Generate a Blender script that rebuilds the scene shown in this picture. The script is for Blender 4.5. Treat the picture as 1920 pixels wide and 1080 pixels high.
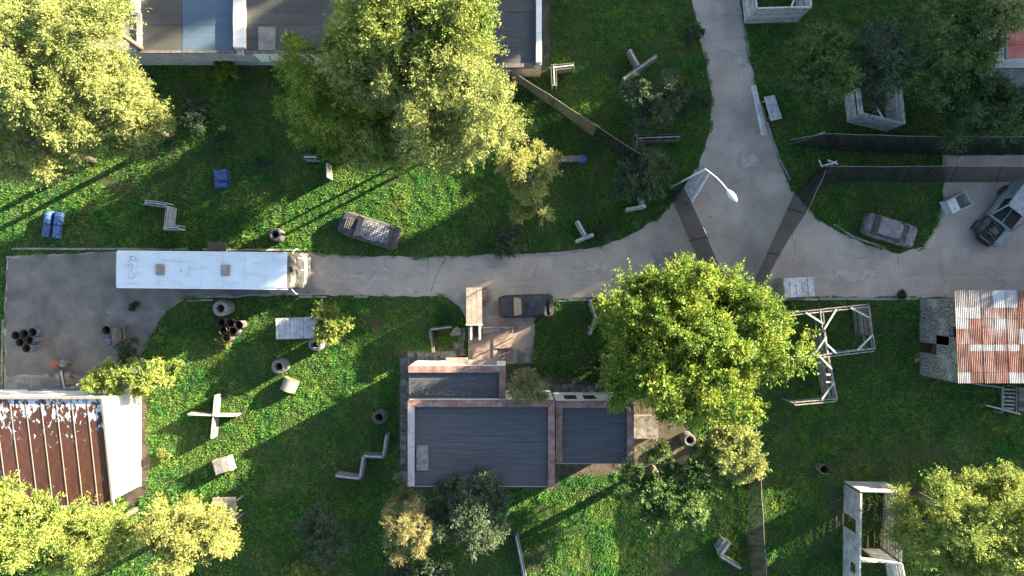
import bpy, math, random
import numpy as np
from mathutils import Vector, Matrix
R = math.radians
random.seed(7); rng = np.random.default_rng(7)
for o in list(bpy.data.objects): bpy.data.objects.remove(o)
scene = bpy.context.scene
COL = scene.collection

# ---------------------------------------------------------------- camera, sky, sun
HC = 48.0                      # drone height in metres
S0 = 26.5                      # photo pixels per metre on the ground
SUN_AZ, SUN_EL = R(28), R(15)  # direction towards the sun, from +X towards +Y
cam = bpy.data.cameras.new('camera'); camo = bpy.data.objects.new('camera', cam); COL.objects.link(camo)
camo.location = (0, 0, HC); camo.rotation_euler = (0, 0, 0)
cam.sensor_width = 36; cam.lens = 36*HC/(1920/S0); cam.clip_end = 2000; cam.clip_start = 1
scene.camera = camo
w = bpy.data.worlds.new('World'); scene.world = w; w.use_nodes = True
nt = w.node_tree; sky = nt.nodes.new('ShaderNodeTexSky'); sky.sky_type = 'NISHITA'; sky.sun_disc = False
sky.sun_elevation = SUN_EL; sky.sun_rotation = R(90)-SUN_AZ
sky.air_density = 1.0; sky.dust_density = 1.6; sky.ozone_density = 0.8
bg = nt.nodes['Background']; nt.links.new(sky.outputs[0], bg.inputs[0]); bg.inputs[1].default_value = 0.061
sl = bpy.data.lights.new('sun', 'SUN'); sl.energy = 5.0; sl.angle = R(0.5); sl.color = (1.0, 0.84, 0.57)
so = bpy.data.objects.new('sun', sl); COL.objects.link(so)
sdir = Vector((math.cos(SUN_AZ)*math.cos(SUN_EL), math.sin(SUN_AZ)*math.cos(SUN_EL), math.sin(SUN_EL)))
so.rotation_euler = sdir.to_track_quat('Z', 'Y').to_euler(); so.location = (40, 20, 40)
vs = scene.view_settings; vs.view_transform = 'Standard'; vs.look = 'None'; vs.gamma = 1; vs.use_curve_mapping = False
vs.exposure = 3.4

# ---------------------------------------------------------------- helpers
def W(px, py, z=0.0):
    k = (HC-z)/HC/S0
    return ((px-960)*k, (540-py)*k)
def V3(px, py, z=0.0, zz=None):
    x, y = W(px, py, z); return Vector((x, y, z if zz is None else zz))

class MB:
    def __init__(s): s.v = []; s.f = []; s.smooth = False
    def add(s, vs_, fs):
        n = len(s.v); s.v.extend([tuple(p) for p in vs_]); s.f.extend([tuple(i+n for i in f) for f in fs]); return s
    def box(s, x0, x1, y0, y1, z0, z1):
        return s.add([(x0,y0,z0),(x1,y0,z0),(x1,y1,z0),(x0,y1,z0),(x0,y0,z1),(x1,y0,z1),(x1,y1,z1),(x0,y1,z1)],
              [(0,3,2,1),(4,5,6,7),(0,1,5,4),(1,2,6,5),(2,3,7,6),(3,0,4,7)])
    def beam(s, a, b, w, h, up=(0,0,1)):
        a = Vector(a); b = Vector(b); d = (b-a).normalized(); u = Vector(up)
        if abs(d.dot(u)) > .98: u = Vector((1,0,0))
        x = d.cross(u).normalized(); y = x.cross(d).normalized(); x = x*w/2; y = y*h/2
        return s.add([a-x-y,a+x-y,a+x+y,a-x+y,b-x-y,b+x-y,b+x+y,b-x+y],
              [(0,1,2,3),(7,6,5,4),(0,4,5,1),(1,5,6,2),(2,6,7,3),(3,7,4,0)])
    def prism(s, pts, z0, z1):                       # pts counter-clockwise
        n = len(pts); zt = z1 if hasattr(z1, '__len__') else [z1]*n
        return s.add([(p[0],p[1],z0) for p in pts]+[(p[0],p[1],z) for p, z in zip(pts, zt)],
              [tuple(range(n-1,-1,-1)), tuple(range(n,2*n))]+[(i,(i+1)%n,n+(i+1)%n,n+i) for i in range(n)])
    def tube(s, pts, rad, n=6, cap=True):
        pts = [Vector(p) for p in pts]; m = len(pts); rad = rad if hasattr(rad,'__len__') else [rad]*m
        vv = []; up = Vector((0,0,1))
        for i, p in enumerate(pts):
            d = (pts[min(i+1,m-1)]-pts[max(i-1,0)]).normalized()
            u = up if abs(d.z) < .95 else Vector((1,0,0))
            x = d.cross(u).normalized(); y = x.cross(d)
            for k in range(n):
                a = 2*math.pi*k/n; vv.append(p+(x*math.cos(a)+y*math.sin(a))*rad[i])
        ff = [(i*n+k, i*n+(k+1)%n, (i+1)*n+(k+1)%n, (i+1)*n+k) for i in range(m-1) for k in range(n)]
        if cap: ff += [tuple(range(n-1,-1,-1)), tuple((m-1)*n+k for k in range(n))]
        return s.add(vv, ff)
    def lathe(s, prof, n=20, c=(0,0,0), closed=False):
        m = len(prof); vv = []
        for r, z in prof:
            for k in range(n):
                a = 2*math.pi*k/n; vv.append((c[0]+r*math.cos(a), c[1]+r*math.sin(a), c[2]+z))
        mm = m if closed else m-1
        ff = [(i*n+k, i*n+(k+1)%n, ((i+1)%m)*n+(k+1)%n, ((i+1)%m)*n+k) for i in range(mm) for k in range(n)]
        return s.add(vv, ff)
    def disc(s, r, z, n=20, c=(0,0)):
        return s.add([(c[0]+r*math.cos(2*math.pi*k/n), c[1]+r*math.sin(2*math.pi*k/n), z) for k in range(n)], [tuple(range(n))])
    def grid(s, rows):
        m = len(rows[0]); return s.add([p for r in rows for p in r],
            [(i*m+j, i*m+j+1, (i+1)*m+j+1, (i+1)*m+j) for i in range(len(rows)-1) for j in range(m-1)])

def mesh_np(name, v, q):
    me = bpy.data.meshes.new(name); k = q.shape[1]
    me.vertices.add(len(v)); me.vertices.foreach_set('co', np.ascontiguousarray(v, dtype=np.float32).ravel())
    me.loops.add(q.size); me.loops.foreach_set('vertex_index', np.ascontiguousarray(q, dtype=np.int32).ravel())
    me.polygons.add(len(q)); me.polygons.foreach_set('loop_start', np.arange(0, q.size, k, dtype=np.int32))
    me.polygons.foreach_set('loop_total', np.full(len(q), k, dtype=np.int32)); me.update(); return me

ORG = {}
def thing(name, label, cat, loc=(0,0,0), rz=0, group=None):
    o = bpy.data.objects.new(name, None); COL.objects.link(o); o.location = loc; o.rotation_euler = (0,0,rz)
    o.empty_display_size = .2; o['label'] = label; o['category'] = cat
    if group: o['group'] = group
    return o
def link_mesh(name, mb, m, org=(0,0,0), smooth=False):
    me = bpy.data.meshes.new(name)
    me.from_pydata([(p[0]-org[0], p[1]-org[1], p[2]-org[2]) for p in mb.v], [], mb.f)
    if smooth: me.polygons.foreach_set('use_smooth', [True]*len(me.polygons))
    me.materials.append(m); me.update()
    o = bpy.data.objects.new(name, me); COL.objects.link(o); return o
def part(name, mb, m, parent, world=True, smooth=False):
    """world=True: mb holds world coordinates, re-based on the thing's own origin"""
    root = parent
    while root.parent: root = root.parent
    o = link_mesh(name, mb, m, tuple(root.location) if world else (0,0,0), smooth)
    o.parent = parent; return o
def solo(name, mb, m, label, cat, loc=(0,0,0), rz=0, group=None, world=True, smooth=False):
    o = link_mesh(name, mb, m, loc if world else (0,0,0), smooth); o.location = loc; o.rotation_euler = (0,0,rz)
    o['label'] = label; o['category'] = cat
    if group: o['group'] = group
    return o
def struct(name, mb, m, smooth=False):
    o = link_mesh(name, mb, m, (0,0,0), smooth); o['kind'] = 'structure'; return o
def dup(root, loc, rz=0, label=None, group=None, rot=None):
    r = root.copy(); COL.objects.link(r); r.location = loc; r.rotation_euler = rot or (0,0,rz)
    if label: r['label'] = label
    if group: r['group'] = group
    for ch in root.children:
        c = ch.copy(); COL.objects.link(c); c.parent = r
        for g in ch.children:
            d = g.copy(); COL.objects.link(d); d.parent = c
    return r

# ---------------------------------------------------------------- materials
TONE = {'roof_felt':.46,'roof_felt_grey':.34,'roof_felt_blue':.42,'roof_felt_brown':.6,'whitewash':.8,'greywall':.6,'weathered_wood':.62,'dark_wood':.7,'whitewashed_wood':.72,'warm_wood':.48,'bus_paint':.72,
        'concrete':.6,'kerb':.75,'coping_red':.58,'coping_grey':.62,'dirt':.6,'soil':.6,'pale_blue_truck':.36,'faded_maroon_car':.6,'speckled_wall':.75,'seam_metal':.36,'terrace':.6,'peeled_roof':.42,'rusty_corrugated':.55,'stained_white_board':.85,'old_paver':.5,'yard_asphalt':.52,'asphalt_patch':1.05,'tyre_track':1.0,'dark_blotch':1.0,'rubble':.32,
        'blue_drum':.55,'zinc_corrugated':.5,'galvanised':.35,'bus_side':.7,'lamp_metal':.7,'asphalt':1.0,'charcoal_car':.38,'faded_maroon':.5,'burnt_car':.5}
def mat(name, cols, scale=2.0, rough=.85, bump=0.0, bscale=None, detail=6, stretch=None, rand=0.0, metal=0.0, spec=.3, pos=None, coord='Object'):
    tn_ = TONE.get(name, 1.0); cols = [tuple(c*tn_ for c in q) for q in cols]
    m = bpy.data.materials.new(name); m.use_nodes = True; n = m.node_tree.nodes; l = m.node_tree.links; p = n['Principled BSDF']
    p.inputs['Roughness'].default_value = rough; p.inputs['Metallic'].default_value = metal; p.inputs['Specular IOR Level'].default_value = spec
    tc = n.new('ShaderNodeTexCoord'); src = tc.outputs[coord]
    if coord == 'World':pass
    if stretch:
        mp = n.new('ShaderNodeMapping'); mp.inputs['Scale'].default_value = stretch; l.new(src, mp.inputs[0]); src = mp.outputs[0]
    no = n.new('ShaderNodeTexNoise'); no.inputs['Scale'].default_value = scale; no.inputs['Detail'].default_value = detail; no.inputs['Roughness'].default_value = .62
    l.new(src, no.inputs['Vector'])
    cr = n.new('ShaderNodeValToRGB'); e = cr.color_ramp.elements
    k = len(cols); ps = pos or [.3+.4*i/max(1,k-1) for i in range(k)]
    e[0].position = ps[0]; e[0].color = (*cols[0],1); e[1].position = ps[-1]; e[1].color = (*cols[-1],1)
    for i in range(1, k-1):
        x = e.new(ps[i]); x.color = (*cols[i],1)
    l.new(no.outputs['Fac'], cr.inputs[0]); out = cr.outputs[0]
    if rand:
        oi = n.new('ShaderNodeObjectInfo'); mr = n.new('ShaderNodeMapRange'); l.new(oi.outputs['Random'], mr.inputs[0])
        mr.inputs[3].default_value = 1-rand; mr.inputs[4].default_value = 1+rand
        hs = n.new('ShaderNodeHueSaturation'); l.new(out, hs.inputs['Color']); l.new(mr.outputs[0], hs.inputs['Value']); out = hs.outputs[0]
    l.new(out, p.inputs['Base Color'])
    if bump:
        nb = n.new('ShaderNodeTexNoise'); nb.inputs['Scale'].default_value = bscale or scale*6; nb.inputs['Detail'].default_value = 5; l.new(src, nb.inputs['Vector'])
        bp = n.new('ShaderNodeBump'); bp.inputs['Strength'].default_value = bump; bp.inputs['Distance'].default_value = .05
        l.new(nb.outputs['Fac'], bp.inputs['Height']); l.new(bp.outputs[0], p.inputs['Normal'])
    return m
def layer(m, col, scale, lo, hi, detail=6, stretch=None, amount=1.0):
    """a second blotchy layer (stain, wear, paint) over a material"""
    n = m.node_tree.nodes; l = m.node_tree.links; p = n['Principled BSDF']; src = p.inputs['Base Color'].links[0].from_socket
    col = tuple(c*TONE.get(m.name, 1.0) for c in col)
    tc = n.new('ShaderNodeTexCoord'); mp = n.new('ShaderNodeMapping'); mp.inputs['Location'].default_value = (3.7,1.9,5.1)
    if stretch: mp.inputs['Scale'].default_value = stretch
    l.new(tc.outputs['Object'], mp.inputs[0])
    no = n.new('ShaderNodeTexNoise'); no.inputs['Scale'].default_value = scale; no.inputs['Detail'].default_value = detail; l.new(mp.outputs[0], no.inputs['Vector'])
    mr = n.new('ShaderNodeMapRange'); mr.inputs[1].default_value = lo; mr.inputs[2].default_value = hi; mr.inputs[4].default_value = amount; l.new(no.outputs['Fac'], mr.inputs[0])
    mx = n.new('ShaderNodeMixRGB'); mx.inputs[2].default_value = (*col,1); l.new(mr.outputs[0], mx.inputs[0]); l.new(src, mx.inputs[1]); l.new(mx.outputs[0], p.inputs['Base Color'])
    return m
def leafmat(name, c0, c1, c2, trans=.35):
    m = bpy.data.materials.new(name); m.use_nodes = True; n = m.node_tree.nodes; l = m.node_tree.links; p = n['Principled BSDF']
    p.inputs['Roughness'].default_value = .55; p.inputs['Specular IOR Level'].default_value = .25
    g = n.new('ShaderNodeNewGeometry'); cr = n.new('ShaderNodeValToRGB'); e = cr.color_ramp.elements
    e[0].position = .12; e[0].color = (*c0,1); e[1].position = .92; e[1].color = (*c2,1); x = e.new(.5); x.color = (*c1,1)
    tc = n.new('ShaderNodeTexCoord'); no = n.new('ShaderNodeTexNoise'); no.inputs['Scale'].default_value = .55; no.inputs['Detail'].default_value = 2
    l.new(tc.outputs['Object'], no.inputs['Vector'])
    ma = n.new('ShaderNodeMath'); ma.operation = 'MULTIPLY_ADD'; ma.inputs[1].default_value = .55; l.new(g.outputs['Random Per Island'], ma.inputs[0])
    mb_ = n.new('ShaderNodeMapRange'); mb_.inputs[1].default_value = .3; mb_.inputs[2].default_value = .7; mb_.inputs[4].default_value = .5; l.new(no.outputs['Fac'], mb_.inputs[0]); l.new(mb_.outputs[0], ma.inputs[2])
    l.new(ma.outputs[0], cr.inputs[0]); l.new(cr.outputs[0], p.inputs['Base Color'])
    t = n.new('ShaderNodeBsdfTranslucent'); l.new(cr.outputs[0], t.inputs[0]); mx = n.new('ShaderNodeMixShader'); mx.inputs[0].default_value = trans
    l.new(p.outputs[0], mx.inputs[1]); l.new(t.outputs[0], mx.inputs[2]); l.new(mx.outputs[0], n['Material Output'].inputs[0])
    return m

M = {}
M['ground'] = mat('soil', [(.03,.045,.012),(.05,.06,.02),(.085,.07,.04)], .5, 1, .4, 8)
M['asphalt'] = mat('asphalt', [(.195,.166,.142),(.268,.229,.195),(.338,.292,.246)], .45, .95, .25, 30, detail=10)
layer(M['asphalt'], (.13,.12,.12), .33, .56, .76, 9, amount=.7); layer(M['asphalt'], (.16,.15,.145), 22, .5, .7, 3, amount=.55); layer(M['asphalt'], (.36,.35,.34), 9, .62, .72, 4, amount=.5)
layer(M['asphalt'], (.07,.065,.06), 5, .66, .74, 8, amount=.6)
M['crack'] = mat('crack', [(.07,.064,.056),(.12,.115,.085)], 3, 1)
M['concrete'] = mat('concrete', [(.17,.165,.16),(.27,.26,.25),(.36,.35,.33)], 1.5, .95, .3, 20, rand=.12)
layer(M['concrete'], (.09,.09,.085), 2.2, .55, .75, 8, amount=.7)
M['kerb'] = mat('kerb', [(.20,.195,.185),(.30,.29,.28)], 4, .95, .3, rand=.2)
M['paver'] = mat('old_paver', [(.14,.125,.115),(.24,.22,.205),(.34,.32,.30)], 2.5, .95, .3, 20, rand=.3); layer(M['paver'], (.06,.055,.04), 2.5, .5, .68, 8, amount=.8)
M['yardasphalt'] = mat('yard_asphalt', [(.185,.17,.16),(.25,.23,.215),(.315,.292,.27)], .8, .95, .25, 30, detail=10); layer(M['yardasphalt'], (.12,.115,.115), .5, .5, .7, 9, amount=.7); layer(M['yardasphalt'], (.36,.34,.32), 9, .6, .72, 5, amount=.4)
M['patch'] = mat('asphalt_patch', [(.17,.15,.135),(.225,.20,.18),(.28,.25,.225)], 1.2, .95, .3, 30, detail=10); layer(M['patch'], (.30,.265,.235), 2.5, .45, .62, 9, amount=.9)
M['track'] = mat('tyre_track', [(.20,.178,.16),(.25,.222,.20),(.285,.255,.228)], 1.3, .95, detail=10); layer(M['track'], (.265,.233,.207), 3, .42, .6, 9, amount=.9)
M['blotch'] = mat('dark_blotch', [(.13,.117,.11),(.175,.158,.146),(.225,.20,.183)], 1.5, .9, detail=10)
M['terrace'] = mat('terrace', [(.22,.16,.135),(.33,.25,.21),(.40,.32,.28)], 1.8, .9, .2)
M['dirt'] = mat('dirt', [(.055,.045,.033),(.10,.08,.06),(.16,.135,.11)], 1.6, 1, .5, 14)
M['white'] = mat('whitewash', [(.60,.60,.58),(.74,.74,.72),(.80,.80,.79)], 1.2, .9, .15); layer(M['white'], (.30,.28,.25), 2.5, .60, .8, 8, amount=.7); layer(M['white'], (.36,.345,.33), .7, .56, .72, 9, amount=.25)
M['greywall'] = mat('greywall', [(.30,.30,.30),(.42,.42,.42),(.52,.52,.52)], 1.3, .9, .2); layer(M['greywall'], (.15,.14,.13), 2.0, .6, .78, 8, amount=.7)
M['felt'] = mat('roof_felt', [(.075,.08,.092),(.105,.11,.125),(.14,.147,.16)], 2.2, .85, .25, 25, rand=.05, stretch=(.25,4.5,1))
layer(M['felt'], (.20,.20,.205), 3, .64, .76, 8, amount=.5)
M['felt_grey'] = mat('roof_felt_grey', [(.12,.12,.12),(.16,.158,.155),(.20,.195,.19)], .8, .85, .2, 25, rand=.08, stretch=(.4,1.6,1)); layer(M['felt_grey'], (.05,.05,.05), 6, .68, .74, 4, amount=.7)
M['felt_blue'] = mat('roof_felt_blue', [(.105,.175,.27),(.13,.205,.30),(.155,.23,.32)], .8, .55, .15, 25, rand=.06, stretch=(.4,1.6,1)); layer(M['felt_blue'], (.05,.06,.08), 6, .68, .74, 4, amount=.7)
M['felt_brown'] = mat('roof_felt_brown', [(.22,.19,.16),(.28,.25,.215),(.33,.30,.26)], .8, .9, .2, 25, rand=.08)
M['coping'] = mat('coping_red', [(.20,.105,.085),(.30,.165,.135),(.38,.27,.24)], 2.2, .85, .25, rand=.16); layer(M['coping'], (.36,.35,.36), 2.6, .56, .68, 8, amount=.8)
M['coping_grey'] = mat('coping_grey', [(.28,.28,.29),(.42,.41,.42),(.52,.50,.50)], 2.2, .85, .25, rand=.1); layer(M['coping_grey'], (.20,.11,.09), 1.8, .60, .72, 8, amount=.7)
M['rust'] = mat('rusty_sheet', [(.085,.032,.020),(.15,.058,.034),(.21,.095,.058)], 2.4, .7, .2, stretch=(1,.3,1), rand=.15)
M['rusttin'] = mat('rusty_corrugated', [(.17,.065,.045),(.29,.13,.095),(.42,.24,.20)], 2.6, .8, .1, stretch=(1,.35,1), rand=.2); layer(M['rusttin'], (.62,.58,.56), 1.6, .52, .72, 8, (1,.25,1), .75)
M['zinc'] = mat('zinc_corrugated', [(.46,.46,.47),(.58,.58,.59),(.66,.66,.66)], 2, .5, .1, stretch=(1,.3,1), rand=.14, spec=.5); layer(M['zinc'], (.30,.17,.12), 2.2, .50, .72, 8, (1,.25,1), .75)
M['shadetin'] = mat('shaded_corrugated', [(.10,.095,.095),(.18,.17,.165),(.27,.25,.245)], 2.5, .8, .1, stretch=(1,.3,1), rand=.2)  # darker tin, paints the cast shadow on the roof's upper left
M['seam'] = mat('seam_metal', [(.42,.36,.33),(.55,.50,.47)], 4, .6)
M['wood'] = mat('weathered_wood', [(.15,.145,.14),(.26,.25,.245),(.38,.37,.365)], 4, .9, .3, rand=.28)
M['wooddark'] = mat('dark_wood', [(.07,.062,.055),(.13,.115,.105),(.20,.18,.17)], 4, .9, .3, rand=.3)
M['woodwhite'] = mat('whitewashed_wood', [(.26,.26,.27),(.45,.45,.46),(.60,.60,.60)], 3, .9, .3, rand=.2)
M['woodwarm'] = mat('warm_wood', [(.30,.24,.19),(.44,.37,.31),(.55,.48,.42)], 3, .9, .2, rand=.12)
M['net'] = None
M['steel'] = mat('galvanised', [(.42,.42,.42),(.55,.55,.54)], 5, .5, metal=.3)
M['rustpost'] = mat('rust_post', [(.09,.05,.035),(.17,.10,.07)], 5, .8)
M['rubber'] = mat('tyre_rubber', [(.035,.035,.037),(.065,.063,.063),(.12,.11,.105)], 5, .9, .3, rand=.3)
M['tyregrey'] = mat('dusty_tyre', [(.075,.075,.08),(.13,.13,.135),(.20,.195,.19)], 4, .95, .3, rand=.25)
M['dark'] = mat('dark_interior', [(.012,.012,.012),(.03,.028,.026)], 3, .95)
M['pane'] = mat('dark_pane', [(.02,.022,.025),(.06,.065,.07)], 3, .25, spec=.6)
M['blue'] = mat('blue_drum', [(.025,.075,.24),(.05,.14,.38),(.10,.20,.44)], 3, .55, .1, rand=.2); layer(M['blue'], (.10,.085,.075), 4, .56, .66, 8, amount=.85); layer(M['blue'], (.5,.52,.55), 6, .64, .70, 6, amount=.7)
M['drum'] = mat('burnt_drum', [(.05,.045,.045),(.10,.085,.08),(.20,.18,.175)], 3, .8, .2, rand=.2); layer(M['drum'], (.30,.31,.34), 5, .58, .66, 6, amount=.7)
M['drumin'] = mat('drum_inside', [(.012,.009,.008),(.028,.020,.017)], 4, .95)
M['orange'] = mat('orange_lid', [(.14,.05,.022),(.22,.09,.045)], 5, .8)
M['drumblue'] = mat('blue_grey_drum', [(.04,.042,.05),(.075,.078,.09),(.12,.125,.14)], 3, .75, .2, rand=.2); layer(M['drumblue'], (.06,.12,.26), 3.2, .50, .58, 6, amount=.8); layer(M['drumblue'], (.28,.30,.33), 5, .62, .70, 6, amount=.6)
M['buswhite'] = mat('bus_paint', [(.55,.63,.70),(.63,.71,.77),(.68,.75,.80)], 1.2, .35, .04, rand=0, spec=.5); layer(M['buswhite'], (.30,.36,.42), 7, .70, .76, 6, amount=.7); layer(M['buswhite'], (.40,.38,.34), 1.2, .54, .78, 9, (.5,3,1), .55)
M['busside'] = mat('bus_side', [(.30,.30,.29),(.46,.45,.43),(.56,.55,.53)], 1.5, .6, .1); layer(M['busside'], (.10,.07,.055), 2.0, .55, .7, 8, amount=.8)
M['carburnt'] = mat('burnt_car', [(.045,.043,.05),(.085,.082,.095),(.15,.145,.165)], 2.5, .7, .15); layer(M['carburnt'], (.16,.075,.04), 2.4, .58, .70, 8, amount=.85); layer(M['carburnt'], (.34,.33,.33), 5, .66, .72, 6, amount=.5)
M['cardark'] = mat('charcoal_car', [(.04,.04,.046),(.075,.075,.088),(.115,.115,.135)], 3, .7, .12); layer(M['cardark'], (.20,.19,.19), 5, .64, .74, 8, amount=.7)
M['carpink'] = mat('faded_maroon_car', [(.11,.10,.108),(.19,.175,.188),(.33,.31,.33)], 2.2, .65, .1); layer(M['carpink'], (.13,.075,.075), 2.0, .58, .68, 8, amount=.55); layer(M['carpink'], (.05,.045,.05), 3.5, .60, .68, 8, amount=.7)
M['truck'] = mat('pale_blue_truck', [(.32,.40,.44),(.46,.54,.57),(.58,.64,.65)], 1.8, .5, .1); layer(M['truck'], (.10,.10,.11), 3, .60, .68, 8, amount=.8); layer(M['truck'], (.20,.12,.08), 2, .62, .75, 8, amount=.6)
M['bark'] = mat('bark', [(.07,.055,.042),(.14,.115,.095)], 6, .95, .5, stretch=(1,1,.3))
M['birchbark'] = mat('pale_bark', [(.28,.25,.22),(.48,.44,.40)], 5, .9, .3, stretch=(1,1,.4))
M['redroof'] = mat('red_roof', [(.30,.075,.055),(.40,.11,.085),(.46,.20,.17)], 1.6, .7, .1, stretch=(1,.4,1), rand=.1)
M['camo'] = mat('speckled_wall', [(.065,.067,.062),(.16,.16,.15),(.37,.365,.345)], 7.5, .95, .3, detail=7, pos=[.40,.5,.60]); layer(M['camo'], (.40,.42,.41), .9, .5, .66, 9, amount=.75); layer(M['camo'], (.05,.05,.05), 9, .6, .66, 6, amount=.8)
M['brick'] = mat('brick', [(.24,.10,.06),(.36,.17,.10),(.45,.25,.16)], 8, .9, .2, rand=.25)
M['rubble'] = mat('rubble', [(.22,.16,.14),(.40,.36,.33),(.58,.56,.53)], 12, .95, rand=.2)
M['lamp'] = mat('lamp_metal', [(.55,.54,.50),(.68,.67,.63)], 4, .45, spec=.5)
M['litter'] = mat('litter', [(.035,.03,.022),(.10,.085,.055),(.42,.40,.36)], 9, .9, pos=[.35,.55,.68])
def netmat():
    m = mat('shade_net', [(.009,.009,.010),(.014,.014,.015),(.026,.026,.026)], 3, .95, 0)
    n = m.node_tree.nodes; l = m.node_tree.links; p = n['Principled BSDF']; t = n.new('ShaderNodeBsdfTransparent'); mx = n.new('ShaderNodeMixShader'); mx.inputs[0].default_value = .70
    l.new(t.outputs[0], mx.inputs[1]); l.new(p.outputs[0], mx.inputs[2]); l.new(mx.outputs[0], n['Material Output'].inputs[0]); return m
M['net'] = netmat()
def netlit():
    m = mat('sunlit_net', [(.10,.08,.06),(.17,.135,.10),(.22,.18,.14)], 3, .95, 0)  # brown tint paints sunlight onto the black net
    n = m.node_tree.nodes; l = m.node_tree.links; p = n['Principled BSDF']; t = n.new('ShaderNodeBsdfTransparent'); mx = n.new('ShaderNodeMixShader'); mx.inputs[0].default_value = .80
    l.new(t.outputs[0], mx.inputs[1]); l.new(p.outputs[0], mx.inputs[2]); l.new(mx.outputs[0], n['Material Output'].inputs[0]); return m
M['netsun'] = netlit()
M['nethalflit'] = M['netsun'].copy(); M['nethalflit'].name = 'half_lit_net'  # darker copy, painted as net in weaker sun
for e_ in [x for x in M['nethalflit'].node_tree.nodes if x.type == 'VALTORGB'][0].color_ramp.elements: e_.color = (e_.color[0]*.42, e_.color[1]*.44, e_.color[2]*.42, 1)
def checkermat():
    m = mat('checker_paint', [(.04,.04,.05),(.07,.07,.085)], 3, .7)
    n = m.node_tree.nodes; l = m.node_tree.links; p = n['Principled BSDF']; src = p.inputs['Base Color'].links[0].from_socket
    tc = n.new('ShaderNodeTexCoord'); mp = n.new('ShaderNodeMapping'); mp.inputs['Rotation'].default_value = (0,0,R(45)); mp.inputs['Location'].default_value = (0,0,.37); l.new(tc.outputs['Object'], mp.inputs[0])
    sx = n.new('ShaderNodeSeparateXYZ'); l.new(mp.outputs[0], sx.inputs[0])
    cx = n.new('ShaderNodeCombineXYZ'); l.new(sx.outputs[0], cx.inputs[0]); l.new(sx.outputs[1], cx.inputs[1]); cx.inputs[2].default_value = .37
    ck = n.new('ShaderNodeTexChecker'); ck.inputs['Scale'].default_value = 8.0; l.new(cx.outputs[0], ck.inputs['Vector'])
    no = n.new('ShaderNodeTexNoise'); no.inputs['Scale'].default_value = 4; l.new(tc.outputs['Object'], no.inputs['Vector'])
    mu = n.new('ShaderNodeMath'); mu.operation = 'MULTIPLY'; mr = n.new('ShaderNodeMapRange'); mr.inputs[1].default_value = .62; mr.inputs[2].default_value = .45; l.new(no.outputs['Fac'], mr.inputs[0])
    l.new(ck.outputs['Fac'], mu.inputs[0]); l.new(mr.outputs[0], mu.inputs[1])
    mx = n.new('ShaderNodeMixRGB'); mx.inputs[2].default_value = (.22,.22,.25,1); l.new(mu.outputs[0], mx.inputs[0]); l.new(src, mx.inputs[1]); l.new(mx.outputs[0], p.inputs['Base Color']); return m
M['checker'] = checkermat()
def peelmat():
    """pale blue paint that has peeled off rusty sheet, more of it left near the eave end"""
    m = mat('peeled_roof', [(.085,.032,.020),(.14,.052,.032),(.20,.085,.052)], 2.4, .65, .15, stretch=(1.6,.35,1), rand=.12)
    n = m.node_tree.nodes; l = m.node_tree.links; p = n['Principled BSDF']; src = p.inputs['Base Color'].links[0].from_socket
    tc = n.new('ShaderNodeTexCoord'); sx = n.new('ShaderNodeSeparateXYZ'); l.new(tc.outputs['Object'], sx.inputs[0])
    oi = n.new('ShaderNodeObjectInfo'); vm = n.new('ShaderNodeMath'); vm.operation = 'MULTIPLY'; vm.inputs[1].default_value = 60; l.new(oi.outputs['Random'], vm.inputs[0])
    cb = n.new('ShaderNodeCombineXYZ'); l.new(vm.outputs[0], cb.inputs[0]); l.new(vm.outputs[0], cb.inputs[2])
    mp = n.new('ShaderNodeMapping'); mp.inputs['Scale'].default_value = (1,.55,1); l.new(tc.outputs['Object'], mp.inputs[0]); l.new(cb.outputs[0], mp.inputs['Location'])
    no = n.new('ShaderNodeTexNoise'); no.inputs['Scale'].default_value = 3.2; no.inputs['Detail'].default_value = 9; no.inputs['Roughness'].default_value = .7; l.new(mp.outputs[0], no.inputs['Vector'])
    mr = n.new('ShaderNodeMapRange'); mr.inputs[1].default_value = -3.4; mr.inputs[2].default_value = -.2; mr.inputs[3].default_value = -.085; mr.inputs[4].default_value = .09; l.new(sx.outputs[1], mr.inputs[0])
    ad = n.new('ShaderNodeMath'); l.new(no.outputs['Fac'], ad.inputs[0]); l.new(mr.outputs[0], ad.inputs[1])
    m2 = n.new('ShaderNodeMapRange'); m2.inputs[1].default_value = .565; m2.inputs[2].default_value = .585; l.new(ad.outputs[0], m2.inputs[0])
    mx = n.new('ShaderNodeMixRGB'); mx.inputs[2].default_value = (.40,.47,.52,1); l.new(m2.outputs[0], mx.inputs[0]); l.new(src, mx.inputs[1]); l.new(mx.outputs[0], p.inputs['Base Color']); return m
M['peel'] = peelmat()
M['grass'] = leafmat('grass_blades', (.024,.135,.030),(.070,.212,.040),(.21,.285,.052), .5)
M['lf_birch'] = leafmat('birch_leaves', (.075,.12,.032),(.185,.22,.066),(.32,.33,.115), .33)
M['lf_green'] = leafmat('bright_leaves', (.026,.075,.012),(.098,.172,.022),(.31,.34,.052), .38)
M['lf_mid'] = leafmat('mid_green_leaves', (.035,.078,.02),(.062,.12,.032),(.12,.175,.05), .32)
M['lf_lime'] = leafmat('lime_leaves', (.055,.11,.022),(.15,.205,.045),(.31,.335,.085), .35)
M['lf_dark'] = leafmat('dark_leaves', (.024,.056,.02),(.043,.082,.029),(.075,.115,.042), .3)
M['lf_grey'] = leafmat('grey_green_leaves', (.028,.052,.030),(.052,.085,.047),(.105,.135,.074), .3)
M['lf_yellow'] = leafmat('yellow_leaves', (.11,.145,.035),(.22,.24,.068),(.35,.35,.118), .34)
M['lf_dry'] = leafmat('dry_leaves', (.10,.10,.04),(.19,.18,.075),(.34,.31,.14), .3)
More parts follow.
